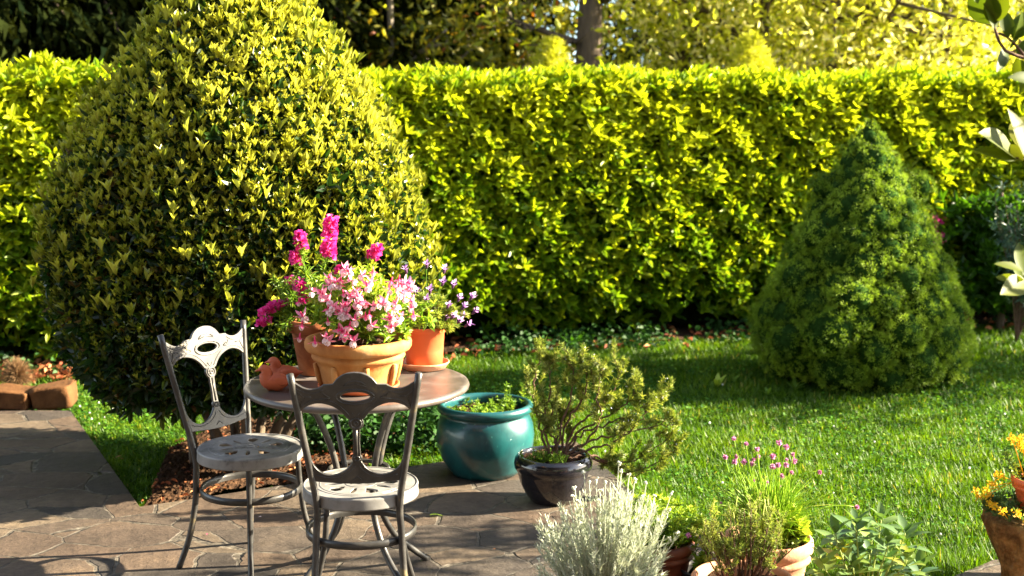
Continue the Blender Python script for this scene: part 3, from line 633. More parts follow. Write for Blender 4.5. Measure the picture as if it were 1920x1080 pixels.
for (px, Y, r, lab, tt, nl) in ((1270, 15, 1.4, 'sparse yellow leafed tree right of the pale trunk', .5, 1700), (1430, 13.8, 1.7, 'bright yellow green tree beyond the hedge left of the spruce tip', .62, 5200), (1600, 14.5, 1.9, 'bright yellow tree beyond the hedge above the spruce tip', .62, 6500),
                           (1760, 13.6, 1.7, 'bright yellow tree beyond the hedge right of the spruce tip', .62, 5600), (1920, 14.8, 1.9, 'bright yellow tree beyond the hedge at the right edge', .58, 6000), (1500, 16.5, 2.0, 'paler yellow tree standing behind the nearer yellow trees', .6, 5000)):
    b = P(px, 180, Y); tree('broadleaf_tree', lab, 'tree', (b[0], Y, 0), 4.6, (1.5, 4.0), r, int(nl*1.5), .095, 'yellow_tree', 'bark', tt+.15, 18, group=gd, clump=.5, tvar=.30, trunk_r=.08)
# small yellow bush tips just behind the hedge
for (px, Y, top, lab) in ((1035, 12.2, 78, 'feathery yellow bush top poking above the middle of the hedge'), (1405, 12.2, 70, 'feathery yellow bush top poking above the hedge left of the spruce')):
    zt = P(px, top, Y)[2]; b = P(px, 180, Y); root = empty('yellow_bush', (b[0], Y, 0), lab, 'bush', 'yellow bushes behind the hedge')
    mb = MB(); n = 2600; z = rng.uniform(1.0, zt, n); rr = .42*np.sqrt(np.clip((zt+.02-z)/(zt-1.0), 0, 1)); a = rng.uniform(0, 2*PI, n); q = rng.random(n)**.5
    rosettes(mb, np.stack([np.cos(a)*rr*q, np.sin(a)*rr*q, z], -1), np.array((0, 0, 1.0))+rand_dirs(n)*.7, 3, .07, .6, LEAF_N, np.clip(.75+rng.normal(0, .1, n), 0, 1)); mb.build('foliage', M['yellow_tree'], root, smooth=False)
    mb = MB(); mb.tube([(0, 0, -.05), (0.03, 0, 1.3), (0, 0, zt-.1)], [.03, .02, .006], 6); mb.build('stem', M['bark'], root)

# shade casting trees off to the right (the garden goes on there)
tree('garden_tree', 'leafy garden tree standing by the far end of the hedge right of the photo', 'tree', (7.9, 11.2, 0), 3.2, (.9, 2.7), 1.3, 4200, .13, 'mid_tree', 'bark', .35, 24, clump=.55, trunk_r=.12)
tree('garden_tree', 'leafy garden tree out on the lawn right of the spruce beyond the photo', 'tree', (7.4, 8.85, 0), 4.1, (1.2, 3.6), .95, 3600, .12, 'mid_tree', 'bark', .35, 20, clump=.55, trunk_r=.1)

tree('garden_tree', 'unseen little round headed standard tree added right of the patio to shade the paving', 'tree', (3.5, 5.35, 0), 2.0, (1.55, 2.0), .42, 900, .05, 'mid_tree', 'bark', .35, 12, clump=.7, trunk_r=.02)  # added out of view so its crown dapples the paving
def house():  # unseen house, added to hold back sky light and deepen the shade
    root = empty('sky_block_house', (0, -1.6, 0), 'unseen ochre house added behind the camera to block sky light from the patio', 'house')
    wm = noise_mat('ochre render', [(.3, (.20, .13, .07)), (.7, (.28, .19, .11))], 3, 6, .9, .3, 60)
    dm = noise_mat('dark roof tiles', [(.3, (.07, .03, .02)), (.7, (.14, .06, .04))], 6, 6, .9, .5, 30)
    gm = noise_mat('window glass', [(.3, (.01, .012, .014)), (.7, (.02, .022, .025))], 2, 2, .08, 0, 10)
    def box(mb, a, b):
        x0, y0, z0 = a; x1, y1, z1 = b; v = [(x0, y0, z0), (x1, y0, z0), (x1, y1, z0), (x0, y1, z0), (x0, y0, z1), (x1, y0, z1), (x1, y1, z1), (x0, y1, z1)]
        mb.add(v, [np.array([(0, 3, 2, 1), (4, 5, 6, 7), (0, 1, 5, 4), (1, 2, 6, 5), (2, 3, 7, 6), (3, 0, 4, 7)])])
    mb = MB(); box(mb, (-9, -7, 0), (7, 0, 5.4)); mb.build('wall', wm, root, smooth=False)
    mb = MB(); mb.add([(-9.8, 1.5, 5.2), (7.8, 1.5, 5.2), (7.8, -3.5, 7.6), (-9.8, -3.5, 7.6), (-9.8, -8.5, 5.2), (7.8, -8.5, 5.2), (-9.8, 1.5, 5.05), (7.8, 1.5, 5.05), (7.8, -8.5, 5.05), (-9.8, -8.5, 5.05)], [np.array([(0, 1, 2, 3), (3, 2, 5, 4), (6, 9, 8, 7), (0, 6, 7, 1), (4, 5, 8, 9)])]); mb.build('roof', dm, root, smooth=False)
    for x in (-6, -2.5, 3.5):
        mb = MB(); box(mb, (x-.6, -.02, 1.0), (x+.6, .05, 2.3)); w_ = mb.build('window', wm, root, smooth=False)
        mb = MB(); box(mb, (x-.52, .04, 1.08), (x+.52, .07, 2.22)); mb.build('pane', gm, w_, smooth=False)
    mb = MB(); box(mb, (-.2, -.02, 0.004), (1.4, .06, 2.3)); d_ = mb.build('door', dm, root, smooth=False)
house()
# ================================================================== CHAIRS
def mirror(pts): return pts+[(-x, y) for x, y in reversed(pts) if abs(x) > 1e-6]
def smooth2(pts, k=4):
    p = np.array(pts, float); out = []
    n = len(p)
    for i in range(n-1):
        a = p[max(i-1, 0)]; b = p[i]; c = p[i+1]; d = p[min(i+2, n-1)]
        for t in np.linspace(0, 1, k, endpoint=False): out.append(.5*((2*b)+(-a+c)*t+(2*a-5*b+4*c-d)*t*t+(-a+3*b-3*c+d)*t**3))
    out.append(p[-1]); return [tuple(q) for q in out]
POST_B = np.array((.133, -.150, .44)); POST_T = np.array((.198, -.235, .872))
def make_chair():
    root = empty('bistro_chair', (0, 0, 0), 'x', 'chair', 'two grey cast metal bistro chairs at the round table')
    iron = M['iron']
    K = .000483
    def q(dx, y): return (dx*K, (850-y)*.00048)
    seg1 = [q(0, 66), q(55, 74), q(105, 103), q(140, 147)]
    seg2 = [q(140, 150), q(200, 150)]
    seg3 = [q(200, 152), q(240, 174), q(290, 180), q(335, 165), q(375, 138), q(408, 122)]
    seg4 = [q(408, 122), q(366, 335)]
    seg5 = [q(366, 335), q(345, 318), q(310, 290), q(255, 272), q(200, 275), q(140, 297), q(90, 335), q(55, 382)]
    ring1 = [(q(0, 420)[0]+45*K*math.cos(a), q(0, 420)[1]+45*.00048*math.sin(a)) for a in np.linspace(math.radians(40), math.radians(-58), 9)]
    seg6 = [q(21, 462), q(17, 560), q(21, 648)]
    ring2 = [(29*K*math.cos(a), q(0, 675)[1]+29*.00048*math.sin(a)) for a in np.linspace(math.radians(45), math.radians(-45), 6)]
    seg7 = [q(26, 700), q(48, 735), q(85, 770), q(140, 795), q(195, 795), q(245, 770), q(280, 730), q(294, 700)]
    seg8 = [q(294, 700), q(272, 835), q(200, 842), q(100, 852), q(0, 856)]
    right = smooth2(seg1)+seg2[1:]+smooth2(seg3)[1:]+seg4[1:]+smooth2(seg5)[1:]+ring1+seg6+ring2+smooth2(seg7)+seg8[1:]
    outer = right+[(-x, y) for x, y in reversed(right[1:-1])]
    oval = [(100*K*math.cos(a), q(0, 232)[1]+37*.00048*math.sin(a)) for a in np.linspace(0, 2*PI, 40, endpoint=False)]
    me = curve_mesh('splat', [outer, oval], .006, .0022)
    # lay the panel in the plane of the posts
    p0 = np.array((0, POST_B[1]+(.506-.44)/(.872-.44)*(POST_T[1]-POST_B[1]), .506)); up = unit(np.array((0, POST_T[1]-POST_B[1], POST_T[2]-POST_B[2])))
    Mx = Matrix(((1, 0, 0, p0[0]), (0, up[1], -up[2], p0[1]), (0, up[2], up[1], p0[2]), (0, 0, 0, 1)))   # local z -> outward normal
    me.transform(Mx); o = mesh_obj('back_panel', me, iron, root)
    # raised mouldings on both faces
    mb = MB()
    def w3(x, y, h): v = Mx @ Vector((x, y, h)); return np.array(v)
    def ridge(pts, r=.0022, sides=(1, -1)):
        for s_ in sides: mb.tube([w3(x, y, s_*.0052) for x, y in pts], r, 6)
    th = np.linspace(0, 2*PI, 33)
    ridge([(122*K*math.cos(a), q(0, 232)[1]+52*.00048*math.sin(a)) for a in th], .003)
    ridge([(34*K*math.cos(a), q(0, 420)[1]+34*.00048*math.sin(a)) for a in th], .003); ridge([(13*K*math.cos(a), q(0, 420)[1]+13*.00048*math.sin(a)) for a in th], .003)
    ridge([(17*K*math.cos(a), q(0, 675)[1]+17*.00048*math.sin(a)) for a in th], .003)
    ridge([q(0, 465), q(0, 560), q(0, 645)], .004)
    ridge([q(-70, 150), q(-40, 128), q(0, 120), q(40, 128), q(70, 150)], .002); ridge([q(-75, 158), q(0, 140), q(75, 158)], .0014)
    for sg in (1, -1):
        ridge(smooth2([q(sg*a, b) for a, b in ((385, 160), (335, 190), (290, 204), (240, 198), (205, 176))], 3), .0018)
        ridge(smooth2([q(sg*a, b) for a, b in ((350, 300), (300, 262), (245, 248), (190, 250), (130, 274), (75, 320), (35, 372))], 3), .0018)
        ridge([q(sg*160, 235), q(sg*215, 200), q(sg*195, 228)], .0016); ridge([q(sg*160, 238), q(sg*230, 245)], .0016)
        ridge([q(sg*370, 190), q(sg*330, 228), q(sg*355, 290)], .0018); ridge([q(sg*280, 228), q(sg*330, 228)], .0014)
        ridge(smooth2([q(sg*a, b) for a, b in ((14, 725), (45, 768), (100, 800), (180, 812), (265, 790))], 3), .0018)
    ridge([q(-25, 345), q(0, 378), q(25, 345)], .0018); ridge([q(-30, 830), q(0, 805), q(30, 830)], .0018)
    mb.build('panel_moulding', iron, o)
    # posts that run down into the rear legs
    for sg in (1, -1):
        mb = MB(); S = np.array((sg, 1, 1))
        pts = spline([POST_T*S, (POST_T*.5+POST_B*.5)*S, POST_B*S, np.array((sg*.136, -.142, .33)), np.array((sg*.140, -.148, .24)), np.array((sg*.150, -.172, .12)), np.array((sg*.178, -.205, .0))], 40)
        mb.tube(pts, .0115, 12); mb.build('back_post', iron, root)
        mb = MB(); pts = spline([(sg*.120, .120, .42), (sg*.124, .124, .32), (sg*.134, .134, .2), (sg*.155, .155, .1), (sg*.182, .182, 0)], 28); mb.tube(pts, .0105, 12); mb.build('leg', iron, root)
    # seat: pierced plate + skirt
    R = .187; circ = [(R*math.cos(a), R*math.sin(a)) for a in np.linspace(0, 2*PI, 96, endpoint=False)]
    loops = [circ]
    for k in range(10):
        a0 = k*2*PI/10+.1
        if k % 2 == 0: pl = [(.060, -.08), (.078, -.16), (.108, -.24), (.124, -.08), (.120, .14), (.100, .22), (.078, .13)]
        else: pl = [(.060, -.11), (.092, -.10), (.112, -.05), (.120, 0), (.112, .06), (.094, .11), (.060, .09)]
        loops.append([(r*math.cos(a0+t), r*math.sin(a0+t)) for r, t in pl])
    sp_ = [];
    for t in np.linspace(.3, 3.6, 22): sp_.append(((.022+.006*t/3.6)*math.cos(t), (.022+.006*t/3.6)*math.sin(t)))
    for t in np.linspace(3.6, .3, 22): sp_.append(((.029+.008*t/3.6)*math.cos(t), (.029+.008*t/3.6)*math.sin(t)))
    loops.append(sp_)
    me = curve_mesh('seat', loops, .003, .0012); me.transform(Matrix.Translation((0, 0, .4525))); seat = mesh_obj('seat', me, M['iron_seat'], root)
    mb = MB(); mb.lathe([(R-.004, .418), (R+.003, .416), (R+.004, .421), (R+.002, .445), (R+.0035, .452), (R+.001, .4572), (R-.004, .4568), (R-.004, .418)], 96, cap_bottom=False)
    for rr, h in ((.148, .0022), (.134, .0018), (.050, .002), (.014, .003)):
        mb.tube([(rr*math.cos(a), rr*math.sin(a), .4548) for a in np.linspace(0, 2*PI, 49)], h, 6)
    mb.build('seat_rim', M['iron_seat'], seat)
    # foot ring: flat band
    mb = MB(); r0 = .178; mb.lathe([(r0-.002, .288), (r0+.0045, .287), (r0+.006, .300), (r0+.0045, .313), (r0-.002, .312), (r0-.003, .300), (r0-.002, .288)], 80, cap_bottom=False); mb.build('foot_ring', iron, root)
    return root
chair = make_chair()
def put_chair(o, cen, fwd, label):
    # local +y is the facing direction
    o.location = (cen[0], cen[1], 0); o.rotation_euler = (0, 0, math.atan2(fwd[1], fwd[0])-PI/2); o['label'] = label
s2 = np.array((-.50, 4.27, 0)); s1 = np.array((-.955, 4.73, 0))
put_chair(chair, s2, (-.06, 1), 'grey bistro chair nearest the camera, its dark back panel in front of the bowl pot')
chair2 = copy_tree(chair); put_chair(chair2, s1, (.81, -.59), 'grey bistro chair left of the table turned sideways, sunlight whitening its back panel')

# ================================================================== TABLE
TC = G(670, 716, .725)
def table():
    root = empty('round_table', (TC[0], TC[1], 0), 'round grey metal garden table on curved legs carrying the flower pots', 'table')
    mb = MB(); mb.lathe([(0.001, .702), (.36, .702), (.383, .700), (.392, .706), (.3945, .714), (.391, .722), (.384, .7255), (.372, .7235), (.001, .7235)], 128, cap_bottom=False); mb.build('tabletop', M['iron_table'], root)
    prof = [(.21, .70), (.165, .62), (.12, .52), (.092, .42), (.082, .33), (.095, .24), (.15, .14), (.235, .06), (.31, .0)]
    for k in range(4):
        a = math.radians(42+90*k); pts = spline([(r*math.cos(a), r*math.sin(a), z) for r, z in prof], 40); mb = MB(); mb.tube(pts, .0115, 12); mb.build('leg', M['iron'], root)
    for z, r in ((.41, .104), (.695, .215)):
        mb = MB(); mb.tube([(r*math.cos(a), r*math.sin(a), z) for a in np.linspace(0, 2*PI, 49)], .008, 8); mb.build('leg_ring', M['iron'], root)
table()

# ================================================================== POTS
def soil_disc(mb, r, z, amp=.006):
    k = 9; v = [(0, 0, z+amp)]; f = []
    for i in range(1, k):
        for j in range(24): a = j/24*2*PI; v.append((r*i/(k-1)*math.cos(a), r*i/(k-1)*math.sin(a), z+rng.normal(0, amp)))
    for j in range(24): f.append((0, 1+j, 1+(j+1) % 24))
    qd = [(1+(i-1)*24+j, 1+i*24+j, 1+i*24+(j+1) % 24, 1+(i-1)*24+(j+1) % 24) for i in range(1, k-1) for j in range(24)]
    mb.add(v, [np.array(f), np.array(qd)])
def pot(name, label, loc, prof, mat, soil_r, soil_z, cat='flower pot', group=None, seg=72, rz=0, wob=.004, extra=None):
    root = empty(name, loc, label, cat, group, rz)
    mb = MB(); mb.lathe(prof, seg, wob=wob)
    o = mb.build('pot_body', mat, root)
    if extra: extra(o, mat)
    mb = MB(); soil_disc(mb, soil_r, soil_z); mb.build('soil', M['soil'], root, smooth=False)
    return root
# --- bowl
BP = G(673, 727, .7255); BP[2] += .006
bowl_prof = [(.112, 0), (.125, .004), (.133, .03), (.142, .07), (.148, .092), (.156, .095), (.160, .103), (.158, .111), (.152, .115), (.158, .119), (.176, .124), (.182, .134), (.183, .148), (.178, .160), (.168, .163), (.160, .158), (.156, .145), (.150, .12), (.14, .08), (.12, .03)]
bowl_prof = [(r*(1 if z > .09 else .97), z*1.06) for r, z in bowl_prof]
bsa = MB(); bsa.lathe([(.125, 0), (.132, .002), (.140, .012), (.1405, .017), (.136, .019), (.130, .014), (.001, .005)], 72)
tag(bsa.build('pot_saucer', M['terra_red'], None, (BP[0], BP[1], .7255)), 'orange red saucer under the wide bowl pot, seen through the oval of the chair back', 'saucer')
def ribs(o, mat):
    for k in range(8):
        mb = MB(); a = k/8*2*PI+.3; pts = [((r+.001)*math.cos(a), (r+.001)*math.sin(a), z) for r, z in ((.120, .004), (.133, .03), (.141, .065), (.147, .09))]; mb.tube(pts, [.008, .010, .011, .009], 8); mb.build('pot_rib', mat, o)
pot('bowl_pot', 'wide pale terracotta bowl pot with rolled rim in the middle of the table', BP, bowl_prof, M['terra_light'], .150, .145, extra=ribs)
# --- tall terracotta pot
TP = G(592, 700, .7255)
tp_prof = [(.054, 0), (.058, .003), (.082, .155), (.084, .157), (.094, .158), (.099, .162), (.101, .196), (.099, .201), (.092, .202), (.087, .19), (.083, .16), (.06, .02)]
pot('terracotta_pot', 'tall brown terracotta pot standing behind the bowl pot beside the clay birds', TP, tp_prof, M['terra_dark'], .085, .185)
# --- red pot and saucer
RP = G(796, 690, .7255)
sauc = MB(); sauc.lathe([(.070, 0), (.078, .002), (.088, .018), (.092, .022), (.0925, .026), (.089, .027), (.084, .022), (.072, .010), (.001, .009)], 64)
so = sauc.build('pot_saucer', M['terra_pink'], None, tuple(RP)); tag(so, 'terracotta saucer on the table under the smooth red pot', 'saucer')
rp_prof = [(.062, 0), (.066, .002), (.070, .06), (.074, .125), (.078, .127), (.080, .146), (.078, .150), (.073, .150), (.070, .14), (.066, .1), (.06, .02)]
pot('red_pot', 'smooth orange red pot in a saucer at the right of the table', (RP[0], RP[1], RP[2]+.0095), rp_prof, M['terra_red'], .068, .13)
# --- teal pot
KP = G(910, 886)
teal_prof = [(.135, 0), (.150, .004), (.172, .03), (.202, .08), (.220, .135), (.2245, .185), (.218, .235), (.203, .272), (.193, .283), (.197, .287), (.210, .292), (.219, .302), (.220, .315), (.214, .327), (.203, .332), (.192, .328), (.186, .316), (.186, .30), (.190, .26), (.20, .2)]
pot('teal_pot', 'big glossy teal green glazed pot on the patio edge', KP, teal_prof, M['teal'], .19, .285, seg=96)
# --- black pot
BK = G(1037, 938)
bk_prof = [(.085, 0), (.095, .003), (.118, .035), (.142, .085), (.152, .125), (.153, .132), (.158, .137), (.166, .150), (.168, .170), (.163, .190), (.152, .203), (.142, .205), (.136, .198), (.136, .18), (.13, .12)]
pot('black_pot', 'squat glossy black glazed pot leaning out right of the teal pot', BK, bk_prof, M['black_glaze'], .136, .182, seg=96)
# --- herb pots front right
def tprof(R, h, s=1.0):
    return [(R*.66, 0), (R*.69, .004), (R*.80, h*.45), (R*.86, h*.66), (R*.90, h*.675), (R*.945, h*.70), (R*.95, h*.74), (R*.92, h*.775), (R*.93, h*.80), (R*.99, h*.83), (R*1.0, h*.90), (R*.985, h*.965), (R*.94, h), (R*.90, h*.99), (R*.87, h*.95), (R*.86, h*.8), (R*.75, h*.3)]
CH = G(1440, 1004, .25); CH[2] = 0
pot('terracotta_pot', 'ribbed weathered terracotta pot holding the chives', CH, tprof(.152, .25), M['terra_pink'], .13, .215)
FR = G(1392, 1080, .23); FR[2] = 0
pot('terracotta_pot', 'weathered terracotta pot nearest the camera holding the woody thyme bush', FR, tprof(.162, .23), M['terra_pink'], .138, .195)
BR = G(1232, 1008, .2); BR[2] = 0
pot('brown_pot', 'dark brown plastic pot holding the leafy oregano behind the silver plant', BR, tprof(.135, .2), M['brown_plastic'], .115, .175)
SB = G(1318, 1064, .115); SB[2] = 0
pot('plastic_pot', 'small black plastic nursery pot squeezed behind the nearest terracotta pot', SB, [(.055, 0), (.058, .002), (.074, .105), (.080, .106), (.081, .115), (.077, .116), (.073, .1), (.06, .02)], M['black_plastic'], .071, .07)
CU = P(1130, 1165, 3.98); CU[2] = 0
pot('terracotta_pot', 'low terracotta pot under the silver grey curry plant', CU, tprof(.13, .15), M['terra_pink'], .11, .13)
SG = G(1622, 1112, .16); SG[2] = 0
pot('red_pot', 'red plastic pot holding the broad leafed sage beside the lawn', SG, tprof(.12, .16), M['terra_red'], .10, .14)
# --- rough stone planter, right edge
SPx = P(1950, 1000, 4.55); SPx[2] = 0
def planter():
    root = empty('stone_planter', SPx, 'rough brown mossy stone planter at the right edge beside the lawn', 'planter')
    prof = [(.10, 0), (.12, .02), (.13, .08), (.15, .16), (.18, .24), (.195, .30), (.19, .335), (.17, .345), (.14, .34), (.001, .335)]; prof = [(r_, z_*.75) for r_, z_ in prof]
    mb = MB(); mb.lathe(prof, 60); v = mb.v[0]; n = len(v)
    for q, amp, fr in ((0, .012, 17), (1, .008, 41), (2, .02, 8)):
        s = np.sin(v[:, 0]*fr+q)*np.sin(v[:, 1]*fr+1.3*q)*np.sin(v[:, 2]*fr*1.2+q); v += unit(v-np.array((0, 0, .18)))*(s*amp)[:, None]
    mb.v[0] = v+rng.normal(0, .0025, v.shape); mb.build('planter_body', M['rough_stone'], root)
    mb = MB(); n = 260; a = rng.uniform(0, 2*PI, n); r = .185*np.sqrt(rng.random(n))+.01
    rosettes(mb, np.stack([np.cos(a)*r, np.sin(a)*r, .255+rng.uniform(0, .05, n)-.3*np.clip(r-.16, 0, 1)], -1), np.array((0, 0, 1.0))+rand_dirs(n)*.7, 5, .028, .7, LEAF_M, np.clip(.25+rng.normal(0, .12, n), 0, 1)); mb.build('foliage', M['sage'], root, smooth=False)
    for k in range(9):
        mb = MB(); a = PI*.75+k*.22; r = .15+.05*rng.random(); c0 = np.array((math.cos(a)*r, math.sin(a)*r, .27)); c1 = c0+np.array((math.cos(a)*.03, math.sin(a)*.03, .03)); mb.tube([c0, c1], .0015, 5)
        m = 26; mb.inst(*DIAM, np.repeat(c1[None], m, 0)+rng.normal(0, .006, (m, 3)), frames(rand_dirs(m)+np.array((0, 0, .5)), rand_dirs(m)), np.full(m, .012), rng.random(m)); mb.build('flower', M['yellow_fl'], root, smooth=False)
planter()
pot('red_pot', 'orange red pot of yellow flowering succulents standing on the stone planter', (SPx[0]+.0, SPx[1]+.02, .262), tprof(.10, .125), M['terra_red'], .08, .11)
def succulent():
    root = empty('stonecrop_plant', (SPx[0], SPx[1]+.02, .37), 'yellow flowering stonecrop with reddish leaves in the raised red pot', 'plant')
    mb = MB()
    for k in range(26):
        a = rng.uniform(0, 2*PI); r = .09*math.sqrt(rng.random()); b = np.array((math.cos(a)*r, math.sin(a)*r, 0)); e = b+np.array((math.cos(a)*.05, math.sin(a)*.05, rng.uniform(.03, .11)))
        mb.tube(bez(b, b+(0, 0, .02), e-(0, 0, .02), e, 6), .0022, 5, tint=.5)
        m = 9; t = rng.random(m)[:, None]; rosettes(mb, b*(1-t)+e*t, np.array((0, 0, 1.0))+rand_dirs(m)*.6, 4, .026, .8, LEAF_M, np.clip(.55+rng.normal(0, .3, m), 0, 1))
    mb.build('foliage', M['sage'], root, smooth=False)
    for k in range(12):
        mb = MB(); a = PI*.5+rng.uniform(0, 2.6); r = .03+.09*rng.random(); c1 = np.array((math.cos(a)*r, math.sin(a)*r, .09+.06*rng.random()))
        if k > 8: c1 = np.array((-.13-.02*(k-8), .0, .02-.035*(k-9)))
        m = 40; mb.inst(*DIAM, np.repeat(c1[None], m, 0)+rng.normal(0, .008, (m, 3)), frames(rand_dirs(m)+np.array((0, 0, .6)), rand_dirs(m)), np.full(m, .013), rng.random(m)); mb.tube([(c1[0]*.5, c1[1]*.5, .0), c1], .0015, 5); mb.build('flower', M['yellow_fl'], root, smooth=False)
succulent()

# ================================================================== CLAY BIRDS
def bird():
    root = empty('clay_bird', (0, 0, 0), 'x', 'ornament', 'two small terracotta duck figures')
    pts = [(.062, .036, .003, .004), (.050, .034, .013, .007), (.034, .032, .024, .018), (.012, .031, .031, .029), (-.012, .031, .033, .031), (-.029, .036, .030, .030), (-.036, .048, .025, .025), (-.037, .059, .0215, .022), (-.040, .070, .0205, .0205), (-.049, .076, .016, .016), (-.059, .0745, .0085, .0065), (-.069, .071, .005, .0032), (-.076, .069, .001, .001)]
    ps = spline([(a, b, 0) for a, b, _, _ in pts], 48); rs = spline([(c, d, 0) for _, _, c, d in pts], 48)
    tan = unit(np.gradient(ps[:, :2], axis=0)); seg = 24; a = np.linspace(0, 2*PI, seg, endpoint=False); V = []
    for (x, z, _), (rx, rz_, _), (tx, tz) in zip(ps, rs, tan):
        nx, nz = -tz, tx
        V.append(np.stack([x+nx*np.sin(a)*rz_, np.cos(a)*rx, z+nz*np.sin(a)*rz_], -1))
    n = len(V); V = np.concatenate(V); V[:, 2] = np.where(V[:, 2] < .004, .0, V[:, 2])
    i, j = np.meshgrid(np.arange(n-1), np.arange(seg), indexing='ij'); j2 = (j+1) % seg; mb = MB()
    mb.add(V, [np.stack([i*seg+j, i*seg+j2, (i+1)*seg+j2, (i+1)*seg+j], -1).reshape(-1, 4), np.arange(seg)[None], (np.arange(seg)+(n-1)*seg)[::-1][None]])
    b = mb.build('bird_body', M['bird_clay'], root)
    for sg in (1, -1):
        mb = MB(); v, f = ICO2; vv = v*np.array((.030, .006, .017)); vv[:, 2] -= .15*vv[:, 0]; mb.add(vv+np.array((.014, sg*.0285, .036)), f); mb.build('wing', M['bird_clay'], root)
        mb = MB(); mb.add(v*.0022+np.array((-.050, sg*.0155, .077)), f); mb.build('eye', M['bird_clay'], root)
    return root
b1 = bird(); p = G(520, 731, .7255); b1.location = tuple(p); b1.rotation_euler = (0, 0, .18); b1['label'] = 'terracotta duck figure in front, its pointed beak facing left'
b1.scale = (.98,)*3
b2 = copy_tree(b1); p = G(536, 716, .7255); b2.location = tuple(p); b2.rotation_euler = (0, 0, .02); b2['label'] = 'terracotta duck figure standing behind the other, only its head and back showing'

# ================================================================== TABLE FLOWERS
# fuchsia
def fuchsia_flower(opened):
    root_mb = MB(); pk = MB()
    # tube + 4 swept sepals (pink); skirt of petals (white)
    pk.tube([(0, 0, .012), (0, 0, .004), (0, 0, -.004)], [.0018, .0026, .0035], 8, tint=.1)
    for k in range(4):
        a = k*PI/2+.3; sp = 1.9 if opened else .9
        d = np.array([[math.cos(a)*math.sin(sp), math.sin(a)*math.sin(sp), -math.cos(sp)]]); nr = np.array([[math.cos(a)*.3, math.sin(a)*.3, 1.0]])
        pk.inst(*leaf_fine(.38, -.35, .2, 5), np.array([[0, 0, -.004]]), frames(d, nr), np.array([.026]), np.array([.75 if opened else .15]))
    for k in range(6):
        a = k*PI/3; sp = .55 if opened else .28
        d = np.array([[math.cos(a)*math.sin(sp), math.sin(a)*math.sin(sp), -math.cos(sp)]]); nr = np.array([[math.cos(a), math.sin(a), .3]])
        root_mb.inst(*leaf_fine(.8, .1, .35, 5), np.array([[0, 0, -.005]]), frames(d, nr), np.array([.02]), np.array([.8]))
    return pk, root_mb
ff = {}
for op in (True, False):
    a_, b_ = fuchsia_flower(op); o1 = a_.build('flower', M['fuchsia_pink'], None); o2 = b_.build('petal_skirt', M['fuchsia_white'], o1); ff[op] = (o1.data, o2.data); D.objects.remove(o2); D.objects.remove(o1)
def fuchsia():
    c = np.array((BP[0], BP[1], BP[2]+.148)); root = empty('fuchsia_plant', c, 'bushy fuchsia with pink and white hanging flowers in the bowl pot', 'plant')
    mb = MB(); st = MB()
    for k in range(60):
        a = rng.uniform(0, 2*PI); el = rng.uniform(.15, 1.5); R = rng.uniform(.12, .235)
        e = np.array((math.cos(a)*math.cos(el)*R*1.05+.03, math.sin(a)*math.cos(el)*R*.8, math.sin(el)*R*1.12+.01)); b = np.array((e[0]*.12, e[1]*.12, -.01))
        pts = bez(b, b+(0, 0, .07), e*.8+(0, 0, .06), e, 12); st.tube(pts, np.linspace(.003, .0012, 12), 5)
        m = 34; i = rng.integers(3, 12, m); rosettes(mb, pts[i]+rng.normal(0, .012, (m, 3)), np.array((0, 0, .7))+rand_dirs(m), 3, .030, .95, LEAF_B, np.clip(.35+.5*rng.random(m)+(pts[i][:, 2]-.1)*1.5, 0, 1))
    mb.build('foliage', M['fresh'], root, smooth=False); st.build('stems', M['twig'], root)
    for k in range(84):
        if k < 56: px = rng.uniform(610, 775); py = rng.uniform(480, 600) if k < 46 else rng.uniform(560, 640)
        else: px = rng.uniform(560, 700); py = rng.uniform(540, 640)
        a_ = (px-675)/115; 
        if py < 500+45*a_*a_ : py = 500+45*a_*a_+rng.uniform(0, 25)
        dep = math.sqrt(max(0, 1-a_*a_*.8))*math.sin(math.acos(np.clip((620-py)/150, -1, 1)))
        p = P(px, py, BP[1]-.19*dep-.01*rng.random())-c; op = rng.random() < (.8 if py < 590 else .35)
        o = D.objects.new('flower', ff[op][0]); link(o, root, p); s = rng.uniform(.85, 1.3) if op else rng.uniform(.8, 1.05); o.scale = (s, s, s); o.rotation_euler = (rng.normal(0, .5 if op else .2), rng.normal(0, .5 if op else .2), rng.uniform(0, 6))
        q = D.objects.new('petal_skirt', ff[op][1]); link(q, o)
fuchsia()
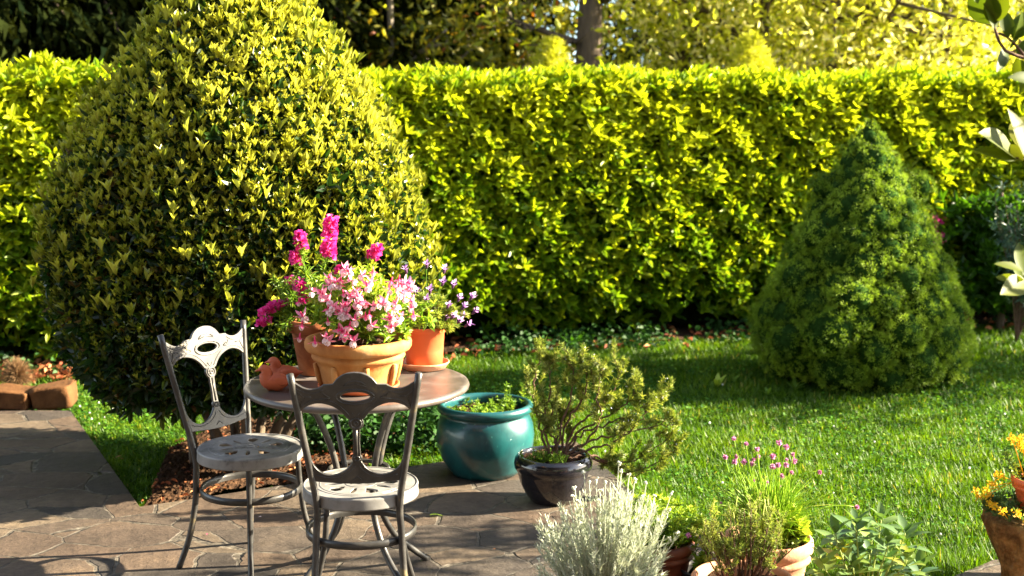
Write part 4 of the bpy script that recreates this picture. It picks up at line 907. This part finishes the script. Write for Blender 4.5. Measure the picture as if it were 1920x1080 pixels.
# snapdragon
def snapdragon():
    c = np.array((TP[0], TP[1], TP[2]+.19)); root = empty('snapdragon_plant', c, 'snapdragon with tall magenta flower spikes in the tall terracotta pot', 'plant')
    spikes = [(620, 424, 36), (617, 464, 34), (564, 451, 24), (553, 481, 22), (703, 472, 26), (563, 540, 28), (545, 530, 20), (520, 570, 24), (503, 582, 24), (492, 604, 16), (575, 560, 18), (640, 505, 14), (560, 440, 12)]
    st = MB(); lf = MB()
    for px, py, s in spikes:
        Yp = TP[1]-rng.uniform(-.02, .08) if px > 540 else TP[1]-.04
        p = P(px, py, Yp)-c; sz = s*TP[1]/F
        b = np.array((p[0]*.1, p[1]*.1, 0)); pts = bez(b, b+(p[0]*.2, 0, max(.05, p[2]*.4)), p*.8-(0, 0, .05 if p[2] > .1 else -.04), p, 14); st.tube(pts, np.linspace(.003, .0015, 14), 6)
        m = 46; i = rng.integers(2, 13, m); rosettes(lf, pts[i], np.array((0, 0, .5))+rand_dirs(m), 2, .032, 1.0, LEAF_N, np.clip(.5+rng.normal(0, .2, m), 0, 1))
        mb = MB(); nf = max(6, int(s*.45)); ax = unit(pts[-1]-pts[-4])
        for k in range(nf):
            a = k*2.4; t = (k/nf-.5)*sz*1.05; rr = sz*.42*(1-.3*k/nf)*rng.uniform(.7, 1.2); side = np.array((math.cos(a), math.sin(a), .15))
            q = p+ax*t+side*rr*.6
            # two lipped floret: upper lip of 2 lobes, lower lip of 3, tube
            mb.tube([p+ax*t*.95, q], [.0025, .0045], 6, tint=.4)
            for lob, (da, dz) in enumerate(((-.45, .8), (.45, .8), (-.7, -.5), (0, -.75), (.7, -.5))):
                d = unit(np.array((math.cos(a+da), math.sin(a+da), dz))); nr = side*.6+np.array((0, 0, 1.0 if dz > 0 else -1.0))*.5+rng.normal(0, .1, 3)
                mb.inst(*leaf_fine(.95, .3, .15, 5), q[None], frames(d[None], nr[None]), np.array([.015+.008*rng.random()]), np.array([rng.random()]))
        mb.build('flower_spike', M['magenta'], root)
    for k in range(26):
        a = rng.uniform(0, 2*PI); R = rng.uniform(.06, .15); e = np.array((math.cos(a)*R*1.0-.02, math.sin(a)*R*.8, rng.uniform(-.05, .17))); pts = bez((0, 0, 0), (e[0]*.3, e[1]*.3, .06), e*.8+(0, 0, .03), e, 10); st.tube(pts, .0015, 5)
        m = 40; i = rng.integers(2, 10, m); rosettes(lf, pts[i]+rng.normal(0, .008, (m, 3)), np.array((0, 0, .3))+rand_dirs(m), 3, .03, 1.0, LEAF_N, np.clip(.45+rng.normal(0, .2, m), 0, 1))
    lf.build('foliage', M['fresh'], root, smooth=False); st.build('stems', M['fresh'], root)
snapdragon()
# lavender
def lavender():
    c = np.array((RP[0], RP[1], RP[2]+.145)); root = empty('lavender_plant', c, 'french lavender with purple bracts in the smooth orange red pot', 'plant')
    st = MB(); lf = MB()
    heads = [(800, 502), (832, 512), (762, 512), (829, 535), (848, 540), (806, 550), (783, 555), (800, 568), (858, 565), (881, 562), (838, 578), (866, 580), (886, 588), (776, 568), (797, 605), (835, 600), (858, 605), (872, 612), (862, 598), (815, 590), (846, 598), (750, 545), (770, 535)]
    for px, py in heads:
        p = P(px, py, RP[1]-rng.uniform(-.03, .09))-c; b = np.array((p[0]*.15, p[1]*.15, 0)); pts = bez(b, b+(p[0]*.3, 0, .05), p*.8+(0, 0, .0), p, 10); st.tube(pts, .0013, 5)
        ax = unit(pts[-1]-pts[-3]+(0, 0, .02)); hd = MB(); hd.tube([p-ax*.004, p+ax*.003, p+ax*.013, p+ax*.021], [.002, .0052, .0055, .003], 8); o = hd.build('flower', M['lavender_head'], root)
        m = 7; br = MB(); e = unit(np.cross(ax, (0, 1, .2))); e2 = np.cross(ax, e)
        for k in range(m):
            a = k/m*2*PI; d = ax*.9+(math.cos(a)*e+math.sin(a)*e2)*.75; br.inst(*leaf_fine(.5, .2, .1, 4), (p+ax*(.019 if k % 2 else .008))[None], frames(d[None], ax[None]), np.array([.020*rng.uniform(.8, 1.2)]), np.array([rng.random()]))
        br.build('bracts', M['lavender_fl'], o)
    for k in range(80):
        a = rng.uniform(0, 2*PI); el = rng.uniform(-.1, 1.5); R = rng.uniform(.07, .15); e = np.array((math.cos(a)*math.cos(el)*R+.02, math.sin(a)*math.cos(el)*R*.8, math.sin(el)*R*.85+.005)); pts = bez((e[0]*.2, e[1]*.2, 0), e*.4+(0, 0, .02), e*.8, e, 9); st.tube(pts, .0013, 5)
        m = 30; i = rng.integers(2, 9, m); rosettes(lf, pts[i], unit(e)[None]*.8+np.array((0, 0, .4))+rand_dirs(m)*.4, 4, .028, .6, LEAF_N, np.clip(.45+rng.normal(0, .25, m), 0, 1))
    lf.build('foliage', M['lav_leaf'], root, smooth=False); st.build('stems', M['fresh'], root)
lavender()

# ================================================================== ROSEMARY in the black pot
def rosemary():
    c = np.array((BK[0], BK[1], .18)); root = empty('rosemary_bush', c, 'woody rosemary bush leaning right out of the glossy black pot', 'plant')
    st = MB(); lf = MB(); fl = MB(); tips = []
    mains = [[(1030, 862), (1012, 800), (1000, 745), (1005, 690), (1018, 668)], [(1034, 862), (1020, 790), (1032, 730), (1030, 680)], [(1040, 862), (1052, 800), (1070, 750), (1075, 700), (1068, 682)], [(1042, 862), (1062, 795), (1095, 745), (1100, 700), (1095, 688)],
             [(1048, 862), (1080, 800), (1130, 765), (1158, 715), (1160, 695)], [(1048, 862), (1085, 810), (1140, 780), (1185, 745), (1195, 710)], [(1050, 862), (1090, 815), (1150, 790), (1210, 760), (1240, 750)], [(1050, 862), (1100, 830), (1160, 815), (1225, 800), (1268, 795)],
             [(1060, 860), (1110, 855), (1160, 868), (1215, 850), (1262, 810)], [(1060, 860), (1115, 862), (1165, 885), (1215, 876), (1270, 840)], [(1058, 860), (1110, 858), (1150, 880), (1190, 892), (1240, 872)], [(1050, 862), (1065, 840), (1062, 800), (1085, 770)],
             [(1045, 862), (1045, 820), (1050, 780), (1042, 740)], [(1055, 862), (1100, 825), (1125, 790), (1120, 740), (1130, 700)], [(1055, 862), (1110, 840), (1150, 830), (1190, 800), (1215, 770)], [(1036, 862), (1040, 830), (1028, 800), (1040, 770)]]
    def twig(p0, p1, r0, depth):
        mid = (p0+p1)/2+rng.normal(0, .012, 3); pts = spline([p0, mid, p1], 8); st.tube(pts, np.linspace(r0, .001, len(pts)), 5)
        m = 9; 
        for i in range(2, len(pts)):
            k = 4; rosettes(lf, pts[i][None]+rng.normal(0, .004, (k, 3)), unit(pts[i]-pts[i-1])[None]+rand_dirs(k)*.3, 4, .024, .62, LEAF_N, np.clip(.5+rng.normal(0, .25, k), 0, 1))
        tips.append(p1)
    for ml in mains:
        off = rng.uniform(-.13, .10); n = len(ml)
        pts = np.array([P(x, y, BK[1]+off*(i/(n-1)))-c for i, (x, y) in enumerate(ml)]); pts[0] += rng.normal(0, .01, 3)*(1, 1, 0); sp_ = spline(pts, 24)+0
        sp_[1:-1] += rng.normal(0, .004, sp_[1:-1].shape); st.tube(sp_, np.linspace(.0062, .0016, len(sp_)), 7)
        for k in range(10):
            i = int(len(sp_)*rng.uniform(.4, .98)); p0 = sp_[min(i, len(sp_)-1)]; d = unit(sp_[min(i, len(sp_)-1)]-sp_[i-2])
            e = p0+(d*.6+rand_dirs(1)[0]*.6+np.array((0, 0, .65)))*rng.uniform(.03, .075); twig(p0, e, .002, 0)
        twig(sp_[-2], sp_[-1]+np.array((0, 0, .02)), .002, 0)
    tips = np.array(tips); k = rng.random(len(tips)) < .55; tp = tips[k]; right = tp[:, 0] > .02; tp = tp[right]; n = len(tp)
    for q in range(3): fl.inst(*DIAM, tp+rng.normal(0, .008, tp.shape), frames(rand_dirs(n), rand_dirs(n)), np.full(n, .009), rng.random(n))
    lf.build('foliage', M['rosemary'], root, smooth=False); st.build('stems', M['twig'], root); fl.build('blossom', M['blue_fl'], root, smooth=False)
rosemary()
def seedlings(name, label, c, items, mat='fresh', L=.02):
    root = empty(name, c, label, 'plant'); mb = MB()
    for (x, y, h, n, w) in items:
        for k in range(n):
            b = np.array((x, y, 0))+rng.normal(0, w, 3)*(1, 1, 0); e = b+rng.normal(0, .012, 3)*(1, 1, 0)+(0, 0, h*rng.uniform(.6, 1.1)); mb.tube([b, e], .001, 4)
            m = 7; t = rng.random(m)[:, None]; rosettes(mb, b*(1-t)+e*t, np.array((0, 0, 1.0))+rand_dirs(m)*.5, 3, L, .9, LEAF_M, np.clip(.4+rng.normal(0, .2, m), 0, 1))
    mb.build('foliage', M[mat], root, smooth=False); return root
seedlings('pot_seedlings', 'low green seedlings and one leafy sprig inside the teal pot', (KP[0], KP[1], .285), [(-.02, -.05, .035, 34, .035), (.05, -.02, .03, 20, .03), (.12, .06, .05, 18, .03), (.085, .03, .13, 3, .008), (-.14, -.02, .03, 5, .015), (.02, .1, .03, 12, .05)])
seedlings('pot_weeds', 'fine green and reddish weeds at the left inside the black pot', (BK[0], BK[1], .182), [(-.07, -.03, .04, 26, .025), (-.03, -.06, .03, 18, .03), (.02, -.08, .05, 12, .02), (-.03, .03, .055, 6, .01)], L=.013)
# tall weed behind the rosemary
seedlings('tall_weed', 'upright green weed on the lawn just behind the left of the rosemary', tuple(G(985, 790)), [(0, 0, .27, 3, .012)], L=.035)

# ================================================================== SILVER CURRY PLANT
def curry():
    c = np.array((CU[0], CU[1], .13)); root = empty('curry_plant', c, 'silvery white curry plant with thin upright stems at the bottom centre', 'plant')
    lf = MB(); bud = MB()
    tops = [(1015, 1010), (1035, 985), (1060, 960), (1078, 915), (1095, 885), (1105, 905), (1118, 900), (1135, 905), (1160, 870), (1165, 885), (1180, 890), (1190, 900), (1212, 905), (1228, 930), (1255, 955), (1258, 925), (1225, 945), (1150, 915), (1125, 920), (1085, 940), (1075, 930), (1240, 985), (1255, 1010), (1205, 930), (1010, 1050), (1270, 1000), (1175, 940), (1140, 950)]
    for k in range(200):
        if k < len(tops): px, py = tops[k]
        else: px = rng.uniform(1005, 1262); py = rng.uniform(905, 1060)+60*abs((px-1140)/125)**2
        p = P(px, py, CU[1]+rng.uniform(-.12, .14))-c; b = np.array((p[0]*.25, rng.normal(0, .03), 0)); 
        pts = bez(b, b+(p[0]*.3, 0, p[2]*.4), p-(p[0]*.12, 0, p[2]*.3), p, 12); lf.tube(pts, np.linspace(.0018, .0011, 12), 4, tint=.7)
        m = 80; t = rng.random(m)*(1 if k > len(tops) else .93); i = np.clip((t*11).astype(int), 0, 11); ax = unit(pts[np.minimum(i+1, 11)]-pts[np.maximum(i-1, 0)])
        d = unit(ax*.9+rand_dirs(m)*.62); lf.inst(*TRI, pts[i]+rng.normal(0, .002, (m, 3)), frames(d, rand_dirs(m)), np.stack([np.full(m, .0030), rng.uniform(.018, .042, m), np.ones(m)], -1), np.clip(.5+rng.normal(0, .25, m), 0, 1))
        if k < len(tops): bud = MB(); bud.inst(*ICO1, p[None]+rng.normal(0, .003, (4, 3)), np.repeat(np.eye(3)[None], 4, 0), rng.uniform(.003, .0048, 4), np.full(4, .9)); bud.build('flower_bud', M['silver'], root)
    lf.build('foliage', M['silver'], root, smooth=False)
curry()

# ================================================================== OREGANO
def leafy(name, label, c, R, h, n, L, mat, tn, tmpl=LEAF_B, cat='plant'):
    root = empty(name, c, label, cat); mb = MB(); st = MB()
    for k in range(n):
        a = rng.uniform(0, 2*PI); r = R*math.sqrt(rng.random()); e = np.array((math.cos(a)*r, math.sin(a)*r, h*rng.uniform(.5, 1)*(1-.35*(r/R)**2))); b = e*np.array((.5, .5, 0)); pts = bez(b, b+(0, 0, .04), e-(0, 0, .04), e, 8); st.tube(pts, .0013, 4)
        m = 16; i = rng.integers(2, 8, m); rosettes(mb, pts[i], np.array((0, 0, 1.0))+rand_dirs(m)*.4, 2, L, 1.0, tmpl, np.clip(tn+(i/8-.5)*.5+rng.normal(0, .12, m), 0, 1)); rosettes(mb, e[None], np.array([[0, 0, 1.0]]), 5, L*.9, .6, tmpl, np.array([min(1, tn+.35)]))
    mb.build('foliage', M[mat], root, smooth=False); st.build('stems', M['fresh'], root); return root
leafy('oregano_plant', 'leafy bright green oregano behind the silver curry plant', (BR[0]+.0, BR[1]+.0, .17), .17, .17, 120, .026, 'fresh', .45)
leafy('mint_sprigs', 'leggy green mint sprigs growing from the small black nursery pot', (SB[0]-.01, SB[1], .07), .06, .20, 9, .026, 'fresh', .4)
# ================================================================== CHIVES
def chives():
    c = np.array((CH[0], CH[1], .21)); root = empty('chive_plant', c, 'big clump of chives with round pink flower heads in a terracotta pot', 'plant')
    bl = MB()
    for k in range(520):
        a = rng.uniform(0, 2*PI); r0 = .07*math.sqrt(rng.random()); b = np.array((math.cos(a)*r0, math.sin(a)*r0, 0)); L = rng.uniform(.14, .27); out = rng.uniform(0, 1)**1.3*.8; az = a+rng.normal(0, .5)
        e = b+np.array((math.cos(az)*math.sin(out)*L, math.sin(az)*math.sin(out)*L, math.cos(out)*L)); m_ = b+np.array((math.cos(az)*math.sin(out*.6)*L*.55, math.sin(az)*math.sin(out*.6)*L*.55, math.cos(out*.6)*L*.6))
        e[2] -= .05*out*rng.random(); pts = spline([b, m_, e], 8); bl.tube(pts, np.linspace(.0023, .0008, len(pts)), 4, tint=np.clip(.5+rng.normal(0, .2), 0, 1), cap=False)
    heads = [(1376, 822), (1399, 832), (1360, 857), (1381, 856), (1395, 866), (1378, 866), (1420, 842), (1422, 856), (1413, 862), (1411, 870), (1461, 830), (1474, 838), (1487, 852), (1475, 862), (1489, 864), (1474, 872), (1459, 872), (1449, 875), (1484, 886), (1466, 893), (1460, 911), (1439, 904), (1414, 901), (1449, 856), (1537, 886), (1607, 951), (1291, 1004), (1352, 943), (1327, 1004)]
    for px, py in heads:
        far = px > 1520 or px < 1340; Yh = CH[1]+rng.uniform(-.1, .08); p = P(px, py, Yh)-c; b = rng.normal(0, .03, 3)*(1, 1, 0)
        pts = bez(b, b+(p[0]*.2, 0, .1), p-(p[0]*.1, 0, max(.03, p[2]*.3)) if not far else np.array((p[0]*.6, p[1], max(.06, p[2]+.03))), p, 10); bl.tube(pts, .0016, 5, tint=.6)
        rr = rng.uniform(.0055, .0095) if px not in (1414, 1352, 1439) else .004; mb = MB(); m = 46; d = rand_dirs(m); mb.inst(*DIAM, p+d*rr*.25, frames(d, rand_dirs(m)), np.full(m, rr*1.1), rng.random(m)); mb.add(ICO1[0]*rr*.75+p, ICO1[1], .2); mb.build('flower', M['chive_fl'], root, smooth=False)
    bl.build('blades', M['chive'], root)
chives()
# yellow-green broad leaves at the right of the chives
leafy('lettuce_leaves', 'bright yellow green round leaves at the right side of the chive pot', (CH[0]+.095, CH[1]-.03, .21), .035, .15, 7, .04, 'fresh', .8, leaf_t(.8, .1, .15))
# ================================================================== WOODY THYME / SANTOLINA in front pot
def thyme():
    c = np.array((FR[0], FR[1], .195)); root = empty('thyme_bush', c, 'woody twiggy grey green shrub in the nearest terracotta pot', 'plant'); st = MB(); lf = MB()
    for k in range(46):
        px = rng.uniform(1310, 1480); py = rng.uniform(950, 1020)+35*((px-1400)/90)**2
        if k < 8: px, py = [(1330, 962), (1345, 985), (1395, 955), (1418, 945), (1445, 960), (1455, 985), (1320, 1000), (1485, 1030)][k]
        p = P(px, py, FR[1]+rng.uniform(-.09, .09))-c; b = np.array((p[0]*.3, p[1]*.4, 0))+rng.normal(0, .012, 3)*(1, 1, 0); pts = spline([b, b*.6+p*.4+rng.normal(0, .008, 3), p], 14); st.tube(pts, np.linspace(.0042, .0014, len(pts)), 6)
        n = len(pts)
        for q in range(7):
            i = rng.integers(n//2, n); e = pts[i]+rand_dirs(1)[0]*.02+np.array((0, 0, .025)); st.tube([pts[i], e], .001, 4)
            m = 9; t = rng.random(m)[:, None]; rosettes(lf, pts[i]*(1-t)+e*t, unit(e-pts[i])[None]+rand_dirs(m)*.5, 4, .015, .7, LEAF_N, np.clip((.75 if px < 1350 else .4)+rng.normal(0, .2, m), 0, 1))
    for k in range(9):   # bare dead silver twigs
        px = rng.uniform(1370, 1440); p = P(px, rng.uniform(930, 965), FR[1]+rng.uniform(-.05, .05))-c; q = p-(rng.uniform(-.02, .02), 0, .05); lf.tube([q, p], .0016, 4, tint=.95)
    lf.build('foliage', M['lav_leaf'], root, smooth=False); st.build('stems', M['twig'], root)
thyme()
# ================================================================== SAGE
def sage():
    c = np.array((SG[0], SG[1], .14)); root = empty('sage_plant', c, 'broad leafed grey green sage plant at the edge of the lawn', 'plant'); st = MB(); lf = MB()
    tops = [(1567, 1002, .4), (1605, 985, .3), (1652, 975, .4), (1697, 1000, .2), (1608, 1030, .25), (1665, 1020, .35), (1630, 1040, .2), (1580, 1040, .8), (1700, 1050, .65), (1655, 1060, .3), (1545, 1060, .7), (1600, 1065, .5), (1725, 1068, .15), (1635, 1005, .3)]
    for px, py, tt in tops:
        p = P(px, py, SG[1]+rng.uniform(-.09, .09))-c; b = np.array((p[0]*.3, p[1]*.3, 0)); pts = bez(b, b+(p[0]*.2, 0, max(p[2], .04)*.4), p-(0, 0, .03), p, 10); st.tube(pts, np.linspace(.003, .002, 10), 6)
        for lev, (sp_, k, LL) in enumerate(((.55, 4, .065), (1.05, 4, .085), (1.35, 3, .075))):
            for j in range(k):
                a = j/k*2*PI+lev*.8+rng.normal(0, .2); s = sp_*rng.uniform(.8, 1.2); d = np.array([[math.cos(a)*math.sin(s), math.sin(a)*math.sin(s), math.cos(s)]]); nr = np.array([[-math.cos(a)*math.cos(s), -math.sin(a)*math.cos(s), math.sin(s)]])
                lf.inst(*leaf_fine(.44, rng.uniform(.1, .35), .25), (p-(0, 0, .022*lev))[None]+np.clip(d, -1, 1)*.006, frames(d, nr), np.array([LL*rng.uniform(.75, 1.1)]), np.array([np.clip(tt+rng.normal(0, .12), 0, 1)]))
    lf.build('foliage', M['sage'], root); st.build('stems', M['lav_leaf'], root)
sage()

# ================================================================== NEAR TREE AT THE RIGHT EDGE
def near_tree():
    base = np.array((1.62, 3.75, 0)); root = empty('loquat_tree', base, 'near small tree whose leathery leaves hang in at the right edge', 'tree')
    st = MB(); lf = MB()
    st.tube(spline([(0.12, 0, -.03), (.10, .02, .7), (.16, 0, 1.4), (.14, 0, 2.3)], 16), np.linspace(.03, .015, 16), 10)
    def branch(pix, Y, leaves, r=.006):
        pts = spline([P(x, y, Y+dy)-base for x, y, dy in pix], 14); st.tube(pts, np.linspace(r, r*.5, len(pts)), 7)
        for (px, py, qx, qy, w, tt) in leaves:
            a = P(px, py, Y+rng.normal(0, .02))-base; e = P(qx, qy, Y+rng.normal(0, .05))-base; L = np.linalg.norm(e-a)
            nr = np.array((rng.normal(0, .4), -.7, rng.uniform(.3, 1)))
            lf.inst(*leaf_fine(w*1.2, .12, .3, 8), a[None], frames((e-a)[None], nr[None]), np.array([L]), np.array([tt]))
    # top branch
    branch([(2120, 330, 0), (1990, 190, 0), (1900, 80, 0), (1865, 60, 0)], 3.6, [])
    branch([(2060, 260, 0), (1960, 130, 0), (1885, 95, -.01), (1860, 40, 0), (1835, 0, 0)], 3.6,
           [(1862, 45, 1826, -28, .5, .35), (1862, 45, 1875, -32, .45, .6), (1868, 55, 1850, 5, .5, .5), (1890, 70, 1882, 12, .4, .4), (1900, 75, 1935, 15, .45, .3), (1890, 95, 1925, 20, .4, .45), (1905, 105, 1960, 70, .45, .35), (1905, 110, 1925, 158, .48, .6), (1885, 90, 1876, 130, .25, .3), (1835, 5, 1820, -30, .4, .4), (1920, 130, 1980, 100, .45, .4), (1935, 120, 1915, 180, .4, .5)])
    branch([(2040, 300, 0), (1985, 285, 0), (1935, 300, 0), (1905, 296, 0)], 3.5,
           [(1905, 298, 1850, 240, .40, .65), (1905, 300, 1832, 275, .22, .5), (1918, 302, 1862, 272, .5, .7), (1925, 300, 1900, 200, .40, .75), (1930, 290, 1930, 205, .5, .8), (1920, 305, 1975, 330, .4, .4), (1895, 305, 1898, 330, .12, .5), (1940, 150, 1895, 142, .35, .4)])
    branch([(2040, 560, 0), (1990, 540, 0), (1940, 530, 0), (1918, 525, 0)], 3.5,
           [(1918, 508, 1868, 490, .3, .65), (1920, 525, 1864, 518, .26, .65), (1915, 530, 1898, 485, .3, .55), (1925, 528, 1885, 545, .35, .7), (1922, 520, 1915, 450, .4, .5), (1930, 530, 1980, 500, .4, .5)])
    for k in range(120):   # the rest of the crown, outside the photo
        p = np.array((rng.uniform(.42, .95), rng.uniform(-.4, .4), rng.uniform(1.1, 2.4))); d = rand_dirs(1)+np.array((0, 0, .3)); lf.inst(*leaf_fine(.4, .12, .3, 6), p[None], frames(d, rand_dirs(1)), np.array([.1]), np.array([rng.uniform(.3, .7)]))
    lf.build('foliage', M['near_leaf'], root); st.build('branches', M['twig'], root)
near_tree()
# blue-green fine shrub behind it + broad shrub in front of the hedge at right, with red blooms
def right_shrubs():
    c = G(1900, 640); root = empty('blue_green_shrub', (c[0], c[1], 0), 'blue green feathery shrub at the right edge before the hedge', 'shrub'); lf = MB(); st = MB()
    for (px, py) in [(1880, 350), (1905, 360), (1865, 370), (1930, 380), (1900, 400), (1870, 415), (1920, 430), (1890, 450), (1930, 470), (1905, 490), (1950, 400), (1960, 450), (1945, 350), (1940, 520)]:
        p = P(px, py, c[1]-.1)-c; b = np.array((.02, 0, 0)); pts = spline([b, p*.5+(0.04, 0, 0), p], 10); st.tube(pts, np.linspace(.006, .002, len(pts)), 5)
        m = 30; i = rng.integers(5, len(pts), m); rosettes(lf, pts[i]+rng.normal(0, .035, (m, 3)), rand_dirs(m)+np.array((-.3, 0, .5)), 4, .055, .9, LEAF_N, rng.random(m))
    lf.build('foliage', M['blue_leaf'], root, smooth=False); st.build('stems', M['twig'], root)
    c = G(1800, 612); root = empty('broad_leaf_shrub', (c[0], c[1], 0), 'dark broad leafed shrub in shade between spruce and hedge', 'shrub'); lf = MB(); n = 900
    p = np.stack([rng.uniform(-.15, .85, n), rng.uniform(-.12, .25, n), rng.uniform(.1, .95, n)], -1); p = p[(p[:, 0] > .25-.3*p[:, 2]) | (rng.random(n) < .3)]; n = len(p)
    rosettes(lf, p, rand_dirs(n)*.6+np.array((-.2, -.5, .6)), 4, .10, .8, LEAF_M, np.clip(.1+.2*rng.random(n), 0, 1)); lf.build('foliage', M['laurel'], root, smooth=False)
    mb = MB(); mb.tube([(0.3, 0, -.03), (.35, .05, .5), (.3, .1, 1.0)], [.03, .02, .01], 7); mb.build('stem', M['bark'], root)
    for px, py in ((1755, 415), (1752, 455), (1762, 440)):
        q = P(px, py, c[1]+.05)-c; mb = MB(); m = 26; mb.inst(*DIAM, q+rng.normal(0, .022, (m, 3)), frames(rand_dirs(m), rand_dirs(m)), np.full(m, .035), rng.random(m)*.3); mb.build('blossom', M['magenta'], root, smooth=False)
right_shrubs()

# ================================================================== EDGING STONES, DOG-BROWN TUFT, LITTLE THINGS
def rock(label, c, half, rz, seed):
    r = np.random.default_rng(seed); v, f = ico(1, 4); p = np.sign(v)*np.abs(v)**.22; p = p/np.max(np.abs(p), 0)
    p = p*np.array(half); 
    for fr, am in ((14, .014), (33, .007), (71, .004)): p += v*(np.sin(p[:, 0]*fr+seed)*np.sin(p[:, 1]*fr+2)*np.sin(p[:, 2]*fr+seed*2)*am)[:, None]
    p[:, 2] += .12*p[:, 0]*(1 if seed % 2 else -.6); mb = MB(); mb.add(p, f); o = mb.build('edging_stone', M['stone'], None, tuple(c)); o.rotation_euler = (0, 0, rz); return tag(o, label, 'stone', 'edging stones at the end of the lane')
a = G(91, 768); rock('pale brown edging stone right of the crack, beside the ivy', (a[0], a[1]+.1, .058), (.108, .10, .063), .05, 3)
a = G(18, 770); rock('brown edging stone left of the crack at the left edge', (a[0]-.01, a[1]+.1, .052), (.115, .10, .055), -.06, 4)
a = G(-62, 772); rock('brown edging stone beyond the left edge of the photo', (a[0]-.02, a[1]+.1, .05), (.115, .10, .056), .03, 6)
def tuft():
    c = G(12, 748); c[1] += .25; root_c = (c[0]-.03, c[1], 0); mb = MB()
    for k in range(1500):
        a = rng.uniform(0, 2*PI); el = rng.uniform(.3, 1.5); L = rng.uniform(.09, .2); e = np.array((math.cos(a)*math.cos(el)*L*.75, math.sin(a)*math.cos(el)*L*.6, math.sin(el)*L*1.15)); m_ = e*.55+np.array((0, 0, .03)); e[2] -= .02
        mb.tube([e*.1, m_, e], [.0016, .0013, .0004], 3, tint=rng.random(), cap=False)
    tag(mb.build('dry_grass_tuft', M['dry'], None, root_c), 'tan shaggy dry tuft behind the edging stone at the left edge', 'plant')
M['dry'] = leaf_mat('dry straw', [(0, (.10, .045, .02)), (1, (.42, .26, .13))], .15, .7, .2, (1, 1, 1))
tuft()
def fallen(px, py, L, mat, label, rz, tt=.5, w=.4, cat='leaf', grp='fallen bits on the paving', name='fallen_leaf', z=.004):
    c = G(px, py); mb = MB(); v, f = leaf_fine(w, .25, .3); mb.add(v*L+np.array((0, -L/2, L*.12)), f, tt); o = mb.build(name, M[mat], None, (c[0], c[1], z)); o.rotation_euler = (.1, 0, rz); tag(o, label, cat, grp)
fallen(818, 968, .055, 'fresh', 'yellow green fallen leaf on dark paving right of the nearest chair', -1.3, .7)
fallen(926, 1031, .02, 'red_leaf', 'small reddish fallen leaf on paving left of the silver plant', .6, .7)
fallen(388, 1003, .012, 'magenta', 'tiny magenta petal on the paving left of the chairs', .3, .5, .8, 'petal', name='fallen_petal')
fallen(487, 971, .014, 'fuchsia_white', 'pale pink petal on the paving between the chairs', 1.3, .5, .8, 'petal', name='fallen_petal')
fallen(226, 862, .03, 'red_leaf', 'dark curled dry leaf on the lane left of the soil bed', 1.2, .3)
fallen(222, 866-8, .03, 'red_leaf', 'light brown dry leaf at the lane edge near the grass', 2.2, .9)
fallen(700, 998, .02, 'red_leaf', 'small brown fallen leaf on the paving under the nearest chair', 1.2, .6)

# ================================================================== LIGHT, SKY, CAMERA
w = D.worlds.new('World'); scene.world = w; w.use_nodes = True; nt = w.node_tree; nt.nodes.clear()
sky = nt.nodes.new('ShaderNodeTexSky'); sky.sky_type = 'NISHITA'; sky.sun_disc = False; sky.sun_elevation = SUN_EL; sky.sun_rotation = PI/2-SUN_PHI; sky.air_density = 1; sky.dust_density = .6
bg = nt.nodes.new('ShaderNodeBackground'); bg.inputs[1].default_value = .058; wo = nt.nodes.new('ShaderNodeOutputWorld'); hs = nt.nodes.new('ShaderNodeHueSaturation'); hs.inputs['Saturation'].default_value = .55; nt.links.new(sky.outputs[0], hs.inputs['Color']); nt.links.new(hs.outputs[0], bg.inputs[0]); nt.links.new(bg.outputs[0], wo.inputs[0])
ld = D.lights.new('sun', 'SUN'); ld.energy = 5; ld.angle = math.radians(.55); ld.color = (1, .87, .63); lo = D.objects.new('sun', ld); scene.collection.objects.link(lo)
lo.rotation_euler = Vector(-SUN).to_track_quat('-Z', 'Y').to_euler(); lo.location = (6, 3, 8)
cam = D.cameras.new('camera'); cam.sensor_width = 36; cam.lens = F/1920*36; cam.clip_end = 2000; co = D.objects.new('camera', cam); scene.collection.objects.link(co)
co.location = (0, 0, H); co.rotation_euler = (PI/2-TH, 0, 0); scene.camera = co
cam.dof.use_dof = True; cam.dof.focus_distance = 4.75; cam.dof.aperture_fstop = 3.2
vs = scene.view_settings; vs.view_transform = 'Standard'; vs.look = 'None'; vs.gamma = 1; vs.use_curve_mapping = False; vs.exposure = 3.12
scene.cycles.max_bounces = 8; scene.cycles.transparent_max_bounces = 4; scene.cycles.use_denoising = True
